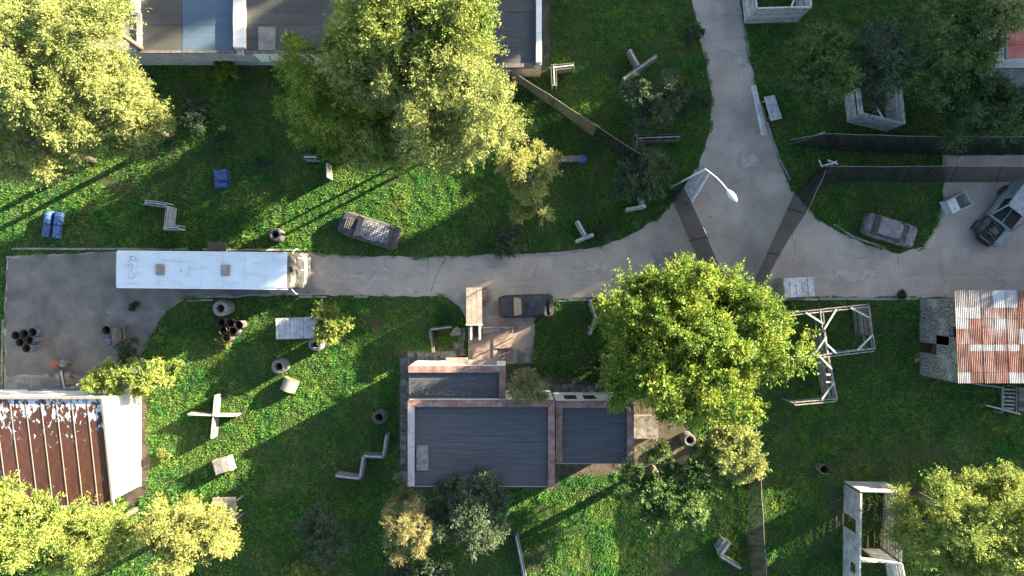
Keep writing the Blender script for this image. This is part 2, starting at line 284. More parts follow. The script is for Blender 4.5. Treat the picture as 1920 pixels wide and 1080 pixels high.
M['hutwhite'] = mat('stained_white_board', [(.22,.22,.22),(.34,.345,.35),(.42,.43,.44)], 1.6, .9, .2); layer(M['hutwhite'], (.12,.11,.10), 2.2, .52, .72, 9, amount=.8)

# ---------------------------------------------------------------- ground, roads
gm = MB(); gm.add([(-400,-400,0),(400,-400,0),(400,400,0),(-400,400,0)], [(0,1,2,3)]); struct('ground', gm, M['ground'])
def rough_poly(pts, amp=.12, step=.5, close=True):
    out = []; n = len(pts)
    for i in range(n if close else n-1):
        a = Vector(pts[i]); b = Vector(pts[(i+1)%n]); d = b-a; k = max(1, int(d.length/step)); nrm = Vector((-d.y, d.x)).normalized() if d.length > 0 else Vector((0,0))
        for j in range(k): out.append(a+d*(j/k)+nrm*random.uniform(-amp, amp)*(1 if j else 0))
    return out
ROADPX = [(12,480),(100,476),(220,472),(560,473),(640,479),(800,482),(950,477),(1060,472),(1125,462),(1160,450),(1205,428),(1245,398),(1272,365),(1310,312),(1330,250),(1336,190),(1325,130),(1310,70),(1297,0),(1285,-90),
 (1372,-90),(1384,0),(1397,70),(1414,145),(1438,235),(1468,320),(1486,358),(1504,378),(1530,408),(1562,428),(1620,458),(1688,476),(1730,462),(1757,422),(1768,372),(1770,335),(1766,290),(2050,290),(2050,557),
 (1700,557),(1480,557),(1280,558),(1100,558),(1042,562),(1003,600),(999,682),(880,682),(880,612),(862,575),(832,557),(600,553),(450,557),(348,561),(312,582),(287,620),(264,670),(258,738),(9,738),(8,600)]
ROAD = rough_poly([W(*p) for p in ROADPX], .07, .45)
DIRTPX = [(748,655),(868,655),(876,684),(1003,684),(1006,704),(1195,718),(1290,765),(1300,880),(1185,892),(1048,892),(1048,918),(765,918),(746,905)]
DIRT = rough_poly([W(*p) for p in DIRTPX], .18, .4)
DIRT2 = rough_poly([W(*p) for p in [(255,740),(276,760),(282,930),(258,945),(235,950)]], .12, .4)
DIRT3 = rough_poly([W(*p) for p in [(130,118),(1018,135),(1030,140),(1030,-60),(120,-60)]], .15, .5)
def flat(pts, z):
    b = MB(); b.add([(p[0],p[1],z) for p in pts], [tuple(range(len(pts)))]); return b
def tri_poly(pts, z):
    from mathutils.geometry import tessellate_polygon
    t = tessellate_polygon([[Vector((p[0],p[1],0)) for p in pts]]); b = MB()
    fs = []
    for f in t:
        a, c, d = [Vector((pts[i][0], pts[i][1])) for i in f]
        cr = (c-a).x*(d-a).y-(c-a).y*(d-a).x
        fs.append(f if cr > 0 else (f[0], f[2], f[1]))
    b.add([(p[0],p[1],z) for p in pts], fs); return b
road = struct('road', tri_poly(ROAD, .012), M['asphalt'])
YARDPX = [(14,482),(100,478),(220,474),(430,474),(470,500),(440,530),(520,552),(450,555),(350,559),(314,580),(289,620),(266,668),(258,704),(11,704),(10,600)]
struct('yard', tri_poly(rough_poly([W(*p) for p in YARDPX], .14, .35), .017), M['yardasphalt'])
def blob(px, py, rx_, ry_, seed):
    g = random.Random(seed); q = []
    for k in range(26):
        a = 2*math.pi*k/26; f = 1+.18*math.sin(3*a+seed)+.12*math.sin(5*a+2*seed)+g.uniform(-.08,.08); q.append(W(px+rx_*f*math.cos(a), py-ry_*f*math.sin(a)))
    return q
for i, q in enumerate([(1250,490,30,20),(905,575,32,26),(585,545,26,7),(1010,560,24,6)]): part('blotch', tri_poly(blob(*q, i+1), .017), M['blotch'], road)  # dark blotches: stained road by the junction, darker ground beside the booth
for i, q in enumerate([(700,515,34,13),(1130,505,26,10),(1600,515,40,12),(1385,120,10,22),(1400,300,22,16),(760,545,30,5)]): part('patch', tri_poly(blob(*q, i+11), .0155), M['patch'], road)
struct('dirt_apron', tri_poly(DIRT, .006), M['dirt'])
struct('dirt_strip', tri_poly(DIRT2, .006), M['dirt'])
struct('dirt_yard', tri_poly(DIRT3, .006), M['dirt'])
def strip(pts, wd, z):
    b = MB(); L = []; Rr = []
    for i, p in enumerate(pts):
        a = Vector(pts[max(0,i-1)]); c = Vector(pts[min(len(pts)-1,i+1)]); d = (c-a).normalized(); n = Vector((-d.y,d.x))*wd*random.uniform(.4,1.2)/2
        L.append((p[0]+n.x,p[1]+n.y,z)); Rr.append((p[0]-n.x,p[1]-n.y,z))
    b.grid([Rr, L]); return b
for y0_, y1_, xa_, xb_ in ((503,507,600,1180),(527,530,590,1150),(518,521,1480,1900)):
    q = rough_poly([W(xa_,y0_),W((xa_+xb_)/2,y0_+3),W(xb_,y1_)], .05, .5, False); part('tyre_track', strip(q, .28, .0145), M['track'], road)
for pl, wd in [([(190,545),(192,565),(195,585),(204,592),(212,588),(226,580),(240,573),(252,572)],.10),([(204,592),(180,597),(165,605),(150,612)],.07),([(228,543),(232,555),(240,568),(246,572)],.10),([(252,572),(265,575),(280,578),(288,582)],.08),
               ([(150,478),(156,505),(160,540),(158,556)],.05),([(838,482),(830,497),(822,512),(814,530),(808,548)],.06),([(1684,476),(1684,500)],.06),([(85,585),(110,584),(130,598)],.05),([(803,482),(802,505)],.13),([(836,484),(832,492),(826,497)],.12)]:
    q = rough_poly([W(*p) for p in pl], .06, .25, False)+[Vector(W(*pl[-1]))]
    c = part('crack', strip(q, wd*.6, .022), M['crack'], road)
gc = random.Random(31)
for px, py, dx, dy in [(720,484,.3,1),(1010,480,-.2,1),(1240,420,1,.5),(1400,330,-.8,.6),(1330,90,1,.25),(1370,20,-.6,.6),(1480,420,.5,1),(1560,470,1,.4),(1640,485,.2,1),(1760,480,.4,1),(1850,500,.3,.6),(1800,330,.5,.5),(60,560,1,.3),(40,500,1,.2),(120,640,1,-.2),(1460,545,1,-.1)]:
    q = [(px,py)]
    for k in range(gc.randint(6,13)): q.append((q[-1][0]+dx*6+gc.uniform(-5,5), q[-1][1]+dy*6+gc.uniform(-4,4)))
    q = [Vector(W(*p)) for p in q]; part('crack', strip(q, .026, .0225), M['crack'], road)
# concrete strip before the rusty-roofed house and slabs by the terrace
slab = thing('concrete_pavement', '', 'pavement'); del slab['label']; del slab['category']; slab['kind'] = 'structure'
xs = [10, 60, 105, 150, 195, 232, 258]
for a, b in zip(xs[:-1], xs[1:]):
    x0, y1 = W(a+1, 706); x1, y0 = W(b-1, 728); m_ = MB(); m_.box(x0,x1,y0,y1,-.05,.03+random.uniform(0,.012)); part('slab', m_, M['concrete'], slab)
path = thing('paved_path', '', 'path'); del path['label']; del path['category']; path['kind'] = 'structure'
def paver(px, py, wx, wy, m_='paver'):
    x, y = W(px, py); b = MB(); b.box(x-wx/2+.015,x+wx/2-.015,y-wy/2+.015,y+wy/2-.015,-.04,.03+random.uniform(0,.02)); o = part('paver', b, M[m_], path)
for i in range(19):
    for j in range(2):
        if random.random() > .12: paver(756.5+j*13.3+random.uniform(-.6,.6), 664+i*13.3, .5, .5)
for i in range(5):
    for j in range(2): paver(789+i*15, 664+j*13+ (i%2)*.8, .55, .48)
for (px, py, a, b_) in [(866,628,.5,1.0),(860,648,.8,.5),(868,660,.5,.5),(838,668,.6,.6)]: paver(px, py, a, b_)
for i in range(9): paver(1045+i*15.5, 728+random.uniform(-1,1), .57, .55)
# kerbs: rows of single stones
def kerb(pts, hh=.075, wd=.13, skip=.06):
    root = thing('kerb', '', 'kerb'); del root['label']; del root['category']; root['kind'] = 'structure'
    P = [Vector(W(*p)) for p in pts]
    for a, b in zip(P[:-1], P[1:]):
        d = b-a; n = max(1, round(d.length/1.0)); dd = d/n
        for i in range(n):
            if random.random() < skip: continue
            s_ = a+dd*(i+.015); e_ = a+dd*(i+.985); h = hh+random.uniform(-.02,.015); j = random.uniform(-.02,.02)
            m_ = MB(); m_.beam((s_.x+j,s_.y+j,h-.1),(e_.x+j,e_.y+j,h-.1+random.uniform(-.01,.01)), wd, .2); part('kerb_stone', m_, M['kerb'], root)
kerb([(22,466),(220,467),(565,469)]); kerb([(1384,0),(1389,30),(1400,75),(1411,138)]); kerb([(1438,228),(1448,262),(1462,298),(1481,338)])
kerb([(1290,561),(1480,561),(1722,560)], .09, .17, .02); kerb([(6,572),(4,735)]); kerb([(1562,421),(1600,444),(1660,466)], skip=.3); kerb([(955,479),(1030,476),(1095,468)], skip=.15); kerb([(1038,564),(1118,561)], .09)
kerb([(830,553),(850,560),(866,575)], skip=.1); kerb([(350,564),(450,561)], skip=.5); kerb([(560,557),(690,557)], skip=.5); kerb([(1768,288),(1768,315)]); kerb([(1000,606),(1001,682)], .05, .08)

# ---------------------------------------------------------------- trees
def norm(a): return a/np.maximum(np.linalg.norm(a, axis=-1, keepdims=True), 1e-6)
def crown_mesh(name, rx, ry, rz, ncl, nsp, lps, ll, lw, rc, seed, up=.45, droop=.15, lumpy=.22, low=-.25, inner=.3):
    rc = rc*.84; q_ = .55*rc; rx = max(rx-q_,.5*rx); ry = max(ry-q_,.5*ry)
    g = np.random.default_rng(seed)
    d = norm(g.normal(size=(ncl*4,3))); d = d[d[:,2] > low][:ncl]; ncl = len(d)
    ph = g.uniform(0, 6.28, 4); az = np.arctan2(d[:,1], d[:,0])
    lump = 1+lumpy*(.5*np.sin(3*az+ph[0])+.35*np.sin(5*az+ph[1])+.4*np.sin(7*az+ph[2]+3*d[:,2]))
    rr = np.where(g.random(ncl) < inner, g.uniform(.25,.7,ncl), g.uniform(.74,.95,ncl))
    rcl = rc*g.uniform(.55,1.5,ncl)
    C = d*np.stack([np.full(ncl,rx),np.full(ncl,ry),np.full(ncl,rz)],1)*(rr*lump)[:,None]
    sd = norm(g.normal(size=(ncl,nsp,3))*.9+d[:,None,:]*.55+np.array([0,0,up]))
    slen = rcl[:,None]*g.uniform(.55,1.2,(ncl,nsp))
    t = g.uniform(.12,1.0,(ncl,nsp,lps))**.7
    P = C[:,None,None,:]+sd[:,:,None,:]*(slen[:,:,None]*t)[...,None]
    P = P+g.normal(size=P.shape)*(rc*.07); P[...,2] -= droop*rc*t*t
    P = P.reshape(-1,3); N = len(P)
    A = norm(np.repeat(sd.reshape(-1,3), lps, 0)+g.normal(size=(N,3))*.75)
    n = norm(g.normal(size=(N,3))*.8+np.repeat(np.repeat(d, nsp, 0), lps, 0)*.45+np.array([.22,.12,.3]))
    B = norm(np.cross(n, A)); s = g.uniform(.6,1.3,(N,1)); l_ = ll*s; w_ = lw*s
    v = np.stack([P-B*w_*.5, P+B*w_*.5, P+A*l_], 1).reshape(-1,3)
    return mesh_np(name, v, np.arange(3*N).reshape(N,3)), C
TREEMESH = {}
def tree(name, label, px, py, rpx, zc, rz, kind, ncl, nsp, lps, leaf=(.2,.11), rc=None, ry=None, cat='tree', group=None, bark='bark', seed=1, trunk_r=.18, nb=9, key=None, wpos=None, **kw):
    """px,py: crown centre as seen in the photograph, zc: its height"""
    k = (HC-zc)/HC/S0; rx = rpx*k; ry = (ry or rpx)*k
    if not key: leaf = (leaf[0]*.58, leaf[1]*.60); lps = round(lps*2.7)
    x, y = wpos if wpos else W(px, py, zc)
    root = thing(name, label, cat, (x, y, 0), 0, group)
    if key and key in TREEMESH: me, C = TREEMESH[key]
    else:
        me, C = crown_mesh('crown', rx, ry, rz, ncl, nsp, lps, leaf[0], leaf[1], rc or rx*.28, seed, **kw); me.materials.append(M[kind])
        if key: TREEMESH[key] = (me, C)
    c = bpy.data.objects.new('crown', me); COL.objects.link(c); c.parent = root; c.location = (0,0,zc)
    g = random.Random(seed)
    b = MB(); top = zc+rz*.35
    b.tube([(0,0,-.1),(g.uniform(-.1,.1)*rx*.3,g.uniform(-.1,.1)*rx*.3,top*.45),(g.uniform(-.2,.2)*rx*.3,g.uniform(-.2,.2)*rx*.3,top)], [trunk_r*1.25,trunk_r,trunk_r*.35], 7)
    part('trunk', b, M['bark'], root, world=False, smooth=True)  # dark bark on birch trunks paints the shade under the crown
    idx = np.argsort(-C[:,2]-np.linalg.norm(C[:,:2],axis=1)*.5)[::max(1,len(C)//max(nb,1))][:nb]
    for i in idx:
        e = Vector(C[i])*.86+Vector((0,0,zc)); s_ = Vector((0,0,max(.05,min(top*.8, zc-rz*.6+.5*g.random()*rz)))); mid = s_.lerp(e,.55)+Vector((g.uniform(-.1,.1)*rx,g.uniform(-.1,.1)*rx,-.06*rz))
        b = MB(); b.tube([s_, mid, e], [trunk_r*.5, trunk_r*.3, trunk_r*.08], 5, False); part('branch', b, M[bark], root, world=False, smooth=True)
    return root
TB = 'tall trees beside the flat-roofed buildings'
tree('birch_tree','wide yellow-green birch with pale limbs overhanging the brown-roofed building end',110,120,185,8.5,3.6,'lf_birch',130,46,10,(.20,.11),1.25,bark='birchbark',seed=11,trunk_r=.22,nb=16,droop=.3,ry=150)
tree('birch_tree','yellow-green birch with dark gaps beside the blue drum bundle',55,265,130,6.5,2.6,'lf_birch',60,42,10,(.20,.11),1.1,bark='birchbark',seed=12,nb=12,droop=.35,ry=85,low=-.8)
tree('birch_tree','feathery birch spur reaching over shaded grass below the blue roof',225,215,85,6.5,2.4,'lf_birch',40,44,10,(.20,.11),1.0,bark='birchbark',seed=13,nb=10,droop=.3,low=-.8)
tree('birch_tree','slim pale birch top over the brown roof',195,45,48,7.0,1.8,'lf_yellow',18,40,9,(.18,.10),.8,bark='birchbark',seed=14,nb=6,droop=.3)
tree('maple_tree','dense green maple covering the middle of the long flat roof',770,60,185,8.6,5.0,'lf_lime',150,46,9,(.22,.14),1.25,seed=21,nb=14,trunk_r=.25,ry=115,low=-.55)
tree('willow_tree','darker green willow standing left of the maple over the grass',622,185,112,5.2,4.2,'lf_green',95,42,9,(.2,.11),1.15,seed=22,nb=12,ry=118,inner=.45,low=-.9)
tree('willow_tree','pale yellow willow topping the clump above the sunlit grass strip',850,205,120,8.5,3.6,'lf_birch',85,46,9,(.20,.11),1.15,seed=23,nb=12,droop=.3,low=-.4,trunk_r=.11)
tree('willow_tree','pale feathery willow in the centre of the clump, above the wooden posts',705,130,82,8.8,2.8,'lf_birch',40,44,9,(.20,.11),1.0,seed=24,nb=8,droop=.3,trunk_r=.10)
tree('willow_tree','low feathery willow skirt above the burnt checkered car',745,270,105,5.0,3.0,'lf_lime',66,40,9,(.2,.11),1.05,seed=25,nb=10,inner=.45,ry=62,low=-.5,trunk_r=.09)
tree('young_birch_tree','slender yellow birch tipped over beside the plank on two drums',1000,333,64,3.6,2.4,'lf_yellow',34,38,9,(.17,.10),.75,bark='birchbark',seed=31,trunk_r=.09,nb=8,ry=66,lumpy=.35)
tree('young_birch_tree','narrow yellow birch sapling at the foot of the slender birch',980,396,30,2.2,1.5,'lf_yellow',12,34,8,(.16,.09),.5,bark='birchbark',seed=32,trunk_r=.06,nb=5,ry=30)
tree('oak_tree','large rounded bright green tree between the central house and the road',1296,648,200,6.2,4.4,'lf_green',185,44,11,(.25,.16),1.35,seed=41,trunk_r=.34,nb=18,ry=166,lumpy=.14,droop=.05,low=-.8)
tree('acacia_tree','pale grey-green tree leaning over the lower net fence',1368,850,62,4.4,2.4,'lf_birch',36,38,9,(.2,.13),.85,seed=42,nb=8)
tree('fruit_tree','dark green half-lit tree beside the flat-roofed house corner',1248,908,104,4.2,2.2,'lf_mid',55,38,9,(.22,.14),.9,seed=43,nb=10,ry=82,inner=.4)
tree('elder_tree','dark green elder against the south side of the flat-roofed house',880,955,98,4.0,2.2,'lf_grey',62,38,9,(.19,.12),.95,seed=51,nb=8,ry=85)
tree('dry_bush','spiky dry bush with sunlit crown below the house wall corner',773,980,56,4.4,3.2,'lf_dry',38,40,8,(.26,.05),.8,seed=52,cat='bush',nb=8,up=.8,trunk_r=.07,ry=62)
tree('dry_bush','bare brownish bush touching the house corner',760,915,38,1.8,1.0,'lf_dry',16,26,6,(.22,.05),.6,seed=53,cat='bush',nb=8,up=.6,trunk_r=.05)
tree('grey_shrub','round grey-green shrub alone on the shaded lawn',612,1005,58,1.6,1.3,'lf_grey',36,34,8,(.17,.10),.7,seed=54,cat='shrub',nb=6,trunk_r=.06)
tree('shrub','low green shrub row below the spiky dry bush',780,1075,70,1.5,1.1,'lf_grey',36,34,8,(.18,.11),.7,seed=55,cat='shrub',nb=5,trunk_r=.05,ry=34)
tree('shrub','yellowish low shrub next to the grey-green shrub',570,1075,45,1.2,.9,'lf_lime',18,30,8,(.18,.1),.6,seed=56,cat='shrub',nb=5,trunk_r=.05,ry=25)
tree('ash_tree','bright green tree overlapping the rusty sheet roof',25,985,92,6.5,2.8,'lf_lime',62,42,10,(.22,.13),1.0,seed=61,nb=9,ry=82)
tree('grey_willow_tree','silvery tangled willow below the rusty sheet roof',165,1010,95,4.4,2.4,'lf_lime',52,40,9,(.24,.08),.95,seed=62,nb=14,bark='birchbark',ry=75,inner=.5)
tree('ash_tree','small green tree at the foot of the silvery willow',205,985,52,3.2,1.6,'lf_lime',26,38,9,(.2,.12),.8,seed=63,nb=6)
tree('yellow_willow_tree','yellow feathery willow covering the wooden crate',355,1000,100,4.6,2.4,'lf_yellow',66,42,9,(.19,.10),.95,seed=64,nb=12,bark='birchbark',droop=.25,ry=75)
tree('lilac_bush','pale leafy bush at the corner of the white gable',238,708,84,2.2,1.3,'lf_lime',40,36,8,(.20,.13),.65,seed=71,cat='bush',nb=6,trunk_r=.06,ry=36)
tree('lilac_bush','small leafy offshoot next to the pale bush on the lawn',318,698,32,1.2,.7,'lf_lime',12,28,7,(.18,.12),.5,seed=72,cat='bush',nb=4,trunk_r=.04,ry=24)
tree('climbing_bush','leafy yellow-green bush growing over the slatted platform',615,612,42,1.7,1.0,'lf_lime',24,32,8,(.2,.13),.55,seed=73,cat='bush',nb=5,trunk_r=.05)
tree('dry_bush','dry pale bush growing against the notch between the flat roofs',990,726,42,4.7,1.5,'lf_dry',24,34,8,(.26,.05),.7,seed=74,cat='bush',nb=10,up=.9,trunk_r=.08,ry=40)
tree('poplar_tree','large sunlit yellow-green tree beside the white roofless hut',1835,985,150,6.8,3.6,'lf_lime',110,44,11,(.2,.12),1.15,seed=81,nb=12,trunk_r=.22,ry=118,up=.6,low=-.75)
GT = 'shaded trees round the plank huts'
tree('apple_tree','fresh green rounded tree above the leaning plank hut',1528,128,80,4.4,2.2,'lf_mid',46,38,9,(.2,.12),.85,seed=91,nb=8,group=GT)
tree('olive_tree','grey-green tree leaning against the fresh green tree',1640,120,70,4.0,2.4,'lf_grey',42,38,9,(.19,.1),.85,seed=92,nb=8,group=GT,ry=85)
tree('hazel_tree','big dark green tree next to the red-roofed house',1765,85,108,4.8,2.6,'lf_mid',62,40,9,(.2,.12),1.0,seed=93,nb=8,group=GT,ry=105)
tree('hazel_tree','broad dark green tree between the leaning plank hut and the red-roofed house',1835,205,98,4.0,2.0,'lf_dark',56,40,9,(.2,.12),.95,seed=94,nb=8,group=GT,ry=62)
tree('hazel_tree','tall pale-topped tree touching the red roof',1868,40,42,6.8,1.6,'lf_birch',22,36,8,(.18,.11),.7,seed=95,nb=6,group=GT)
BS = 'shrubs on the grass by the net fence'
tree('rowan_bush','grey-green shrub with yellow tips behind the plank wall',1222,190,66,2.0,1.5,'lf_grey',40,36,8,(.17,.1),.65,seed=101,cat='shrub',nb=6,trunk_r=.05,group=BS)
tree('rowan_bush','grey-green shrub with yellow tips where the net fence ends',1210,330,60,2.0,1.4,'lf_grey',34,36,8,(.17,.1),.65,seed=102,cat='shrub',nb=6,trunk_r=.05,group=BS)
for i,(px,py,rp,lab,kd) in enumerate([(1300,65,20,'small grey weed clump at the edge of the north road','lf_grey'),(1132,434,24,'leafy grey-green clump beside the Z-shaped barrier','lf_grey'),(950,452,34,'dim weed patch along the road edge opposite the terrace','lf_grey'),
        (1298,190,36,'low weeds on the road verge beside the shrub','lf_dark'),(425,128,28,'yellow-tipped sapling against the grey flat-roofed wall','lf_green'),(370,216,34,'pale weed clump on the shaded lawn below the sapling','lf_grey'),(492,305,15,'tiny grey weed tuft near the wooden posts','lf_grey'),
        (420,262,22,'dim weed tuft above the blue drums','lf_dark'),(1130,690,34,'dark shrub below the big rounded tree','lf_dark'),(250,573,9,'grass tuft growing from the road crack','lf_dark'),(250,665,30,'grey weeds at the corner of the yard','lf_grey'),(308,853,12,'withered yellow plant beside the white gable','lf_yellow'),
        (1690,553,7,'small round weed at the kerb near the speckled house','lf_dark'),(425,636,16,'pale weed sprouting between the six drums','lf_yellow')]):
    zz = rp/S0*.55
    tree('weed_clump', lab, px, py, rp, zz, zz*.9, kd, max(8,int(rp*.7)), 22, 7, (.16,.09), max(.2,rp/S0*.4), cat='weeds', seed=200+i, nb=3, trunk_r=.02)

# ---- woodland outside the picture towards the sun: it throws the shade on this ground
ca, sa = math.cos(SUN_AZ), math.sin(SUN_AZ)
def uv(u, v): return (u*ca-v*sa, u*sa+v*ca)
OFF = [(-31,9.3,52,1),(-27,9.0,56,1),(-22.5,9.2,52,1),(-18,8.8,56,1),(-13.5,9.6,53,1),(-9,10.8,55,1),(-5,13.0,55,.9),(-.8,14.0,56,.8),(4.7,17.0,55,.62),(2.5,15.5,57,.55),(7.6,11.4,54,.6),(10.4,9.4,51,.9),(14.8,14.8,54,.75),(18,16.5,56,1),(22,18,60,1),(26.5,19,62,1),(31,15,62,1)]
for i,(v,h,u,sc) in enumerate(OFF):
    h *= 1.16; x, y = uv(u, v)
    r = tree('woodland_tree','tall dense tree of the woodland beyond the houses towards the sun',0,0,100,6.0,5.2,'lf_dark',120,24,7,(.62,.46),1.35,seed=301,key='wood',wpos=(x,y),group='woodland trees towards the sun',nb=4,trunk_r=.3,low=-.85,inner=.35,lumpy=.1)
    f = h/11.2; r.scale = (sc,sc,f); r.rotation_euler = (0,0,i*1.3)

# ---------------------------------------------------------------- buildings
def wall(b, p0, p1, z0, z1, th, ops=()):
    """straight wall with openings (from, to, sill, head) measured in metres along it"""
    p0 = Vector(p0); p1 = Vector(p1); L = (p1-p0).length; d = (p1-p0).normalized(); n = Vector((-d.y, d.x))*th/2
    def piece(a, c, lo, hi):
        if c-a < .01 or hi-lo < .01: return
        q = [p0+d*a-n, p0+d*c-n, p0+d*c+n, p0+d*a+n]; b.prism([(v.x,v.y) for v in q], lo, hi)
    cur = 0
    for a, c, lo, hi in sorted(ops):
        piece(cur, a, z0, z1); piece(a, c, z0, lo); piece(a, c, hi, z1); cur = c
    piece(cur, L, z0, z1)
def box_walls(root, x0, x1, y0, y1, h, m_, th=.3, ops={}):
    for nm, a, c in (('n',(x1,y1-th/2),(x0,y1-th/2)),('s',(x0,y0+th/2),(x1,y0+th/2)),('w',(x0+th/2,y1-th),(x0+th/2,y0+th)),('e',(x1-th/2,y0+th),(x1-th/2,y1-th))):
        b = MB(); wall(b, a, c, -.1, h, th, ops.get(nm, ())); part('wall', b, m_, root)
def strips_roof(root, x0, x1, y0, y1, z, n, m_, along='x', name='felt_strip', th=.03):
    for i in range(n):
        b = MB(); dz = random.uniform(0,.012)
        if along == 'x':
            ya = y0+(y1-y0)*i/n; yb = y0+(y1-y0)*(i+1)/n-.008; b.box(x0,x1,ya,yb,z-th,z+dz)
        else:
            xa = x0+(x1-x0)*i/n; xb = x0+(x1-x0)*(i+1)/n-.02; b.box(xa,xb,y0,y1,z-th,z+dz)
        part(name, b, m_, root)
def coping(root, p0, p1, wd, z, th, m_, step=1.6):
    p0 = Vector(p0); p1 = Vector(p1); d = p1-p0; n = max(1, round(d.length/step))
    for i in range(n):
        a = p0+d*((i+.006)/n); c = p0+d*((i+.994)/n); b = MB(); j = random.uniform(-.012,.012)
        b.beam((a.x,a.y,z-th/2+j),(c.x,c.y,z-th/2+j), wd, th); part('coping_stone', b, m_, root)

# long flat-roofed building along the north edge (two attached sections)
def rect(pxa, pya, pxb, pyb, z):
    x0, y1 = W(pxa, pya, z); x1, y0 = W(pxb, pyb, z); return x0, x1, y0, y1
hz = 2.8
x0,x1,y0,y1 = rect(120,-110,636,98,hz)
lb = thing('flat_building','long flat-roofed building with grey and blue roof strips and white divider wall','building',((x0+x1)/2,(y0+y1)/2,0))
box_walls(lb,x0,x1,y0+.05,y1,hz-.05,M['greywall'],.3,{'s':[(9.0,9.9,.9,1.9)]})
b = MB(); b.box(x0+.3,x1-.3,y0+.35,y1-.3,hz-.2,hz-.06); part('roof_slab', b, M['concrete'], lb)
def rr(a,b_,c,d,z): return rect(a,b_,c,d,z)
def roofbit(root, pxa,pya,pxb,pyb,z,n,m_,along='x'):
    q = rect(pxa,pya,pxb,pyb,z); strips_roof(root,*q,z,n,m_,along)
roofbit(lb,122,-100,244,94,hz+.02,8,M['felt_brown']); roofbit(lb,258,-100,341,95,hz+.02,8,M['felt_grey']); roofbit(lb,342,-100,436,95,hz+.03,8,M['felt_blue'])
roofbit(lb,458,-100,635,94,hz+.02,8,M['felt_grey'])
q = rect(484,50,516,94,hz+.10); b = MB(); b.box(*q,hz+.02,hz+.10); part('roof_patch', b, M['concrete'], lb)
q = rect(437,-100,457,88,hz+.45); b = MB(); b.box(*q,hz-.05,hz+.45); part('divider_wall', b, M['white'], lb)
q = rect(444,88.5,456,103,hz+.2); b = MB(); b.box(*q,hz-.05,hz+.2); part('divider_end', b, M['coping_grey'], lb)
q = rect(245,-100,258,23,hz+.4); b = MB(); b.box(*q,hz-.05,hz+.4); part('parapet', b, M['white'], lb)
q = rect(256,24,264,85,hz+.2); b = MB(); b.box(*q,hz-.05,hz+.2); part('parapet', b, M['coping_grey'], lb)
X0,X1,Y0,Y1 = rect(262,95,636,98,hz)
for i in range(9):
    xa = X0+(X1-X0)*i/9; b = MB(); b.box(xa+.02,X0+(X1-X0)*(i+1)/9-.02,Y0-.02,Y0+.06,1.0,hz-.12); part('wall_panel', b, M['greywall'] if i<5 else M['white'], lb)
b = MB(); b.box(X0,X1,Y0-.06,Y0+.1,hz-.1,hz+.06); part('eave_board', b, M['wooddark'], lb)
hz = 2.7
x0,x1,y0,y1 = rect(640,-110,1016,121,hz)
rb = thing('flat_building','dark flat-roofed building with white parapet, half hidden by the maple','building',((x0+x1)/2,(y0+y1)/2,0))
box_walls(rb,x0,x1,y0,y1,hz-.03,M['greywall'])
b = MB(); b.box(x0+.3,x1-.3,y0+.3,y1-.3,hz-.25,hz-.1); part('roof_slab', b, M['concrete'], rb)
q = rect(642,24,1003,118,hz); strips_roof(rb,*q,hz-.02,4,M['felt'],'x'); q = rect(642,-100,1003,22,hz); strips_roof(rb,*q,hz-.02,5,M['felt_grey'],'x')
q = rect(1005,-100,1016,116,hz+.3); coping(rb,((q[0]+q[1])/2,q[3]),((q[0]+q[1])/2,q[2]),.36,hz+.3,.42,M['white'],1.9)
q = rect(642,119,1005,124,hz); b = MB(); b.box(q[0],q[1],q[2]-.1,q[3],hz-.25,hz+.05); part('eave_board', b, M['wooddark'], rb)

# red-roofed house, north-east corner
x0,y1 = W(1832,20); x1,y0 = W(2060,130)
rh = thing('red_roof_house','white-walled house with red sheet roof behind the dark trees','house',(x0,y0,0))
ht = 3.0
box_walls(rh,x0,x1,y0,y1+2.2,ht,M['white'],.3,{'w':[(2.0,2.8,1.0,2.0)]})
e0 = W(1880,110,ht); 
n_ = 8; xe = x1+.4; Yn = y1+2.6; ye = y0-.25; xw = x0-.15
rx_ = xw+2.6; 
for i in range(n_):
    ya = ye+(Yn-ye)*i/n_; yb = ye+(Yn-ye)*(i+1)/n_-.02
    b = MB(); b.add([(xw,ya,ht-.05),(xe,ya,ht+1.3),(xe,yb,ht+1.3),(xw,yb,ht-.05),(xw,ya,ht+.03),(xe,ya,ht+1.38),(xe,yb,ht+1.38),(xw,yb,ht+.03)],[(0,3,2,1),(4,5,6,7),(0,1,5,4),(1,2,6,5),(2,3,7,6),(3,0,4,7)]); part('roof_sheet', b, M['redroof'], rh)
b = MB(); b.box(xw-.04,xw+.05,ye,Yn,ht-.08,ht+.08); part('gutter', b, M['steel'], rh)
b = MB(); a = W(1832,132); c = W(2050,165); b.box(a[0],c[0],c[1],a[1],-.05,.35); ap = part('plinth', b, M['concrete'], rh)

# rusty-roofed house, west edge
zN, zS = 4.5, 3.3
xw_ = W(-160,800)[0]; xe_ = W(262,800)[0]; yN = W(0,747,zN)[1]; yS = W(0,948,zS)[1]
gh = thing('rusty_roof_house','house with rusty peeling seam roof and bright white gable wall','house',((xw_+xe_)/2,(yN+yS)/2,0))
b = MB(); b.add([(xe_-.3,yS+.35,-.1),(xe_,yS+.35,-.1),(xe_,yN-.1,-.1),(xe_-.3,yN-.1,-.1),(xe_-.3,yS+.35,zS-.12),(xe_,yS+.35,zS-.12),(xe_,yN-.1,zN-.1),(xe_-.3,yN-.1,zN-.1)],[(0,3,2,1),(4,5,6,7),(0,1,5,4),(1,2,6,5),(2,3,7,6),(3,0,4,7)]); part('gable_wall', b, M['white'], gh)
b = MB(); b.box(xw_,xe_-.3,yN-.4,yN-.1,-.1,zN-.1); part('wall', b, M['white'], gh)
